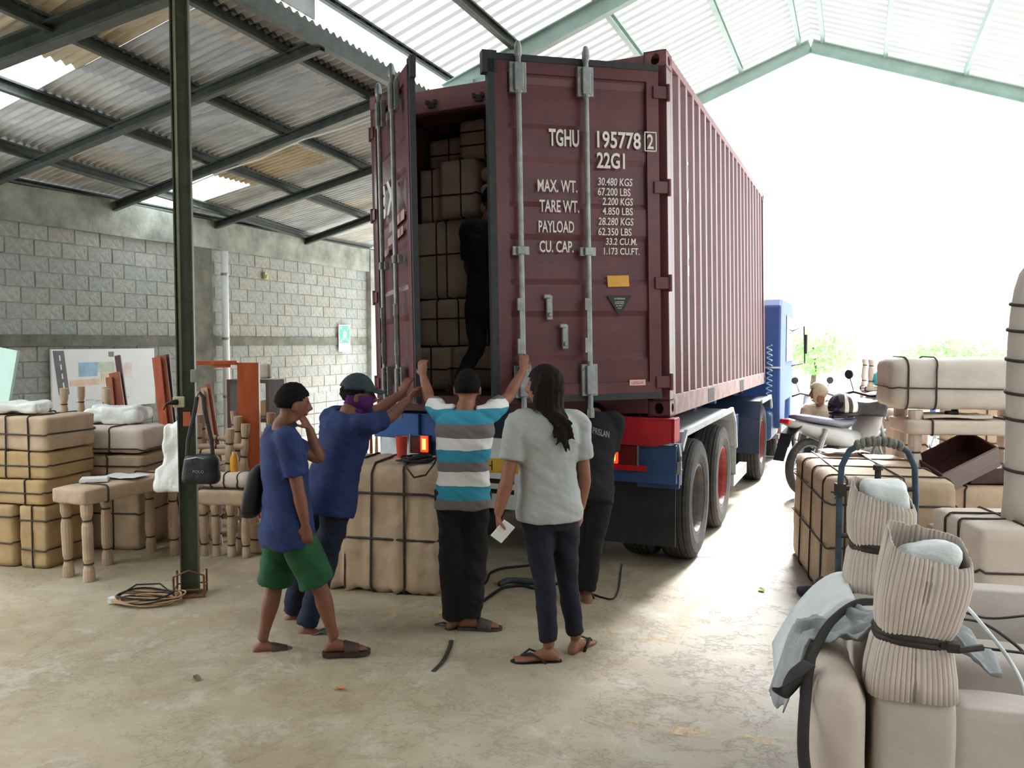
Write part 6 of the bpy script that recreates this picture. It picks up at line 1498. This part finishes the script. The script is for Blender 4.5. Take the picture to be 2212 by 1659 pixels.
# ------------------------------------------------------------------ cargo inside the container
def cpt(x, y, z): return CM @ Matrix.Translation((x, y, z))
CARGO = mat('kraft_paper_cargo', (198, 188, 172), .75, var=.08, scale=4, bump=.2, bscale=12)
def cargo(label, x0, x1, z0, z1, y0=.50, d=.6, **kw): parcel('cargo_parcel', label, (x1 - x0, d, z1 - z0), None, mw=cpt((x0 + x1) / 2, y0 + d / 2, z0), m=CARGO, group='parcels loaded in the container', n=6, wd=.007, **kw)
cargo('large parcel at mid height of the container load, left', -2.34, -1.76, .96, 1.62, sx=(-.1, .05), sz=(.55,))
cargo('square parcel above the large one, centre of the load', -2.06, -1.72, 1.63, 2.12, y0=.46, sx=(.1,), sz=(.4,))
cargo('narrow parcel at the left wall of the container load', -2.34, -2.08, 1.63, 2.1, y0=.62, sx=(0,), sz=(.5,))
cargo('topmost pale parcel in the upper right of the load', -1.90, -1.42, 2.13, 2.46, y0=.55, sx=(.0,), sz=(.35, .7))
cargo('dark flat parcel in the upper left of the load', -2.34, -1.92, 2.11, 2.40, y0=.8, sx=(0,), sz=(.5,))
cargo('wide parcel in the lower half of the load', -2.34, -1.70, .55, .95, y0=.5, sx=(-.15, .15), sz=(.6,))
cargo('floor level parcel at the left of the load', -2.34, -2.0, .165, .54, y0=.46, sx=(0,), sz=(.5,))
cargo('floor level parcel in the middle of the load', -1.99, -1.60, .165, .54, y0=.48, sx=(0,), sz=(.5,))
cargo('floor level parcel at the right of the load', -1.59, -1.15, .165, .60, y0=.55, sx=(0,), sz=(.5,))
cargo('upright parcel behind the standing man', -1.69, -1.15, .61, 1.62, y0=.85, sx=(0,), sz=(.3, .6))
cargo('upright parcel in the right half of the load', -1.14, -.55, .165, 1.5, y0=.9, sx=(0,), sz=(.3, .6))
cargo('upper parcel in the right half of the load', -1.14, -.45, 1.51, 2.2, y0=.9, sx=(0,), sz=(.4,))
for i in range(3):
    e = parcel('paper_roll', 'pale paper roll beside the square parcel, %s of three' % ('lowest', 'middle', 'topmost')[i], (.30, .30, .13), None, mw=cpt(-1.55, .62, 1.635 + .14 * i), m=KRAFT2, r=.06, group='paper rolls in the load', n=6)

# ------------------------------------------------------------------ small things on the floor
def floor_cable(name, label, pix, r=.008, m=None):
    pts = [gnd(*p) + Vector((0, 0, r)) for p in pix]; Q = []
    for i in range(len(pts) - 1):
        p0, p1, p2, p3 = pts[max(0, i - 1)], pts[i], pts[i + 1], pts[min(len(pts) - 1, i + 2)]
        for s in range(5): t = s / 5; Q.append(.5 * ((2 * p1) + (p2 - p0) * t + (2 * p0 - 5 * p1 + 4 * p2 - p3) * t * t + (3 * p1 - p0 - 3 * p2 + p3) * t ** 3))
    Q.append(pts[-1]); o = MB().tube(Q, r, 6).build(name, m or BLACK, None, smooth=True); tag(o, label, 'cable'); return o
floor_cable('air_hose', 'black hose curling over the floor behind the striped man', [(1030, 1312), (1060, 1290), (1090, 1272), (1130, 1268), (1160, 1274), (1210, 1262)], .011)
floor_cable('air_hose', 'upper black hose running under the trailer', [(1022, 1282), (1050, 1260), (1060, 1240), (1085, 1230), (1120, 1226), (1180, 1220)], .009)
floor_cable('air_hose', 'thick grey hose bundle on the floor below the trailer', [(1080, 1268), (1100, 1260), (1140, 1262), (1180, 1268)], .022, mat('grey_hose', (70, 74, 80), .6))
floor_cable('power_cable', 'thin black cable bending on the floor right of the stooping person', [(1278, 1284), (1300, 1292), (1325, 1295), (1336, 1275), (1341, 1235), (1343, 1220)], .006)
o = ribbon([gnd(975, 1385) + V(0, 0, .004), gnd(972, 1402) + V(0, 0, .012), gnd(958, 1430) + V(0, 0, .008), gnd(936, 1451) + V(0, 0, .003)], .014, STRAP, 'strap_scrap', None, th=.3); tag(o, 'short dark strap scrap lying on the bare floor', 'strap')
o = ribbon([gnd(940, 1350) + V(0, 0, .004), gnd(958, 1352) + V(0, 0, .02), gnd(975, 1356) + V(0, 0, .005)], .014, STRAP, 'strap_scrap', None, th=.3); tag(o, 'dark strap end at the striped man\'s heel', 'strap')
LEAF = mat('dry_leaf', (176, 168, 96), .8, var=.2)
def leaf(px, py, label, s=.035, m=None):
    o = MB().grid(6, 4, lambda u, v: ((u - .5) * s * 2, (v - .5) * s * math.sin(PI * (.1 + .8 * u)) * 1.2, .004 + .012 * abs(v - .5) + .008 * u)).build('leaf', m or LEAF, None, solid=.001); o.location = gnd(px, py); o.rotation_euler = (0, 0, px * .7); tag(o, label, 'leaf')
leaf(1645, 1277, 'yellow-green leaf on the bright floor by the carton'); leaf(425, 1468, 'small dried leaf on the floor left of the walking man', .03, mat('brown_leaf', (96, 92, 74), .9)); leaf(735, 1490, 'orange leaf fragment on the bare floor', .03, mat('orange_leaf', (190, 120, 80), .9))
o = MB().grid(2, 2, lambda u, v: ((u - .5) * .16, (v - .5) * .06, .003)).build('paper_slip', WHITE, None, solid=.001); o.location = gnd(1527, 1202); tag(o, 'small white paper slip beside the rear tyre', 'paper')
o = puffy((.16, .10, .05), .02, 6, .02, 3).build('dark_rag', mat('purple_grey_rag', (74, 70, 84), .9, var=.2), None, smooth=True); o.location = gnd(1750, 1284); tag(o, 'dark crumpled rag on the floor before the carton', 'rag')
# ------------------------------------------------------------------ yard beyond: hedge trees and a low wall
LEAFM = [translucent('sunlit_foliage_%d' % i, c, .55) for i, c in enumerate(((170, 214, 150), (160, 206, 142), (186, 222, 168)))]
BARK = mat('bark', (110, 96, 80), .9, var=.2)
def tree(label, x, y, h, r, m, seed):
    e = empty('tree', B(x, y, -.02)); tag(e, label, 'tree', 'trees beyond the yard'); rnd = random.Random(seed)
    MB().tube([(0, 0, 0), (.05, 0, h * .4), (0, .05, h * .7)], [.12, .09, .05], 8).build('trunk', BARK, e, smooth=True)
    mb = MB()
    for k in range(900):
        a, b, c = rnd.uniform(0, 2 * PI), rnd.uniform(-1, 1), rnd.random() ** .33; s = math.sqrt(1 - b * b); p = Vector((r * c * s * math.cos(a), r * c * s * math.sin(a), h * .62 + h * .38 * c * b))
        u = Vector((rnd.gauss(0, 1), rnd.gauss(0, 1), rnd.gauss(0, 1))).normalized() * .16; v = u.orthogonal().normalized() * .09
        mb.add([p - u, p + v, p + u, p - v], [(0, 1, 2, 3)])
    o = mb.build('foliage', m, e, fix=False); o['kind'] = 'stuff'
for i, (x, y, h, r, lb) in enumerate(((-1.5, 34, 2.3, 1.6, 'pale green tree just right of the truck cab'), (3.5, 36, 1.9, 2.0, 'green tree left of centre beyond the bright yard'), (8.5, 38, 1.9, 2.2, 'green tree in the middle of the bright doorway'), (14, 36, 2.0, 2.4, 'green tree at the right of the bright doorway'))): tree(lb, x, y, h, r, LEAFM[i % 3], i)
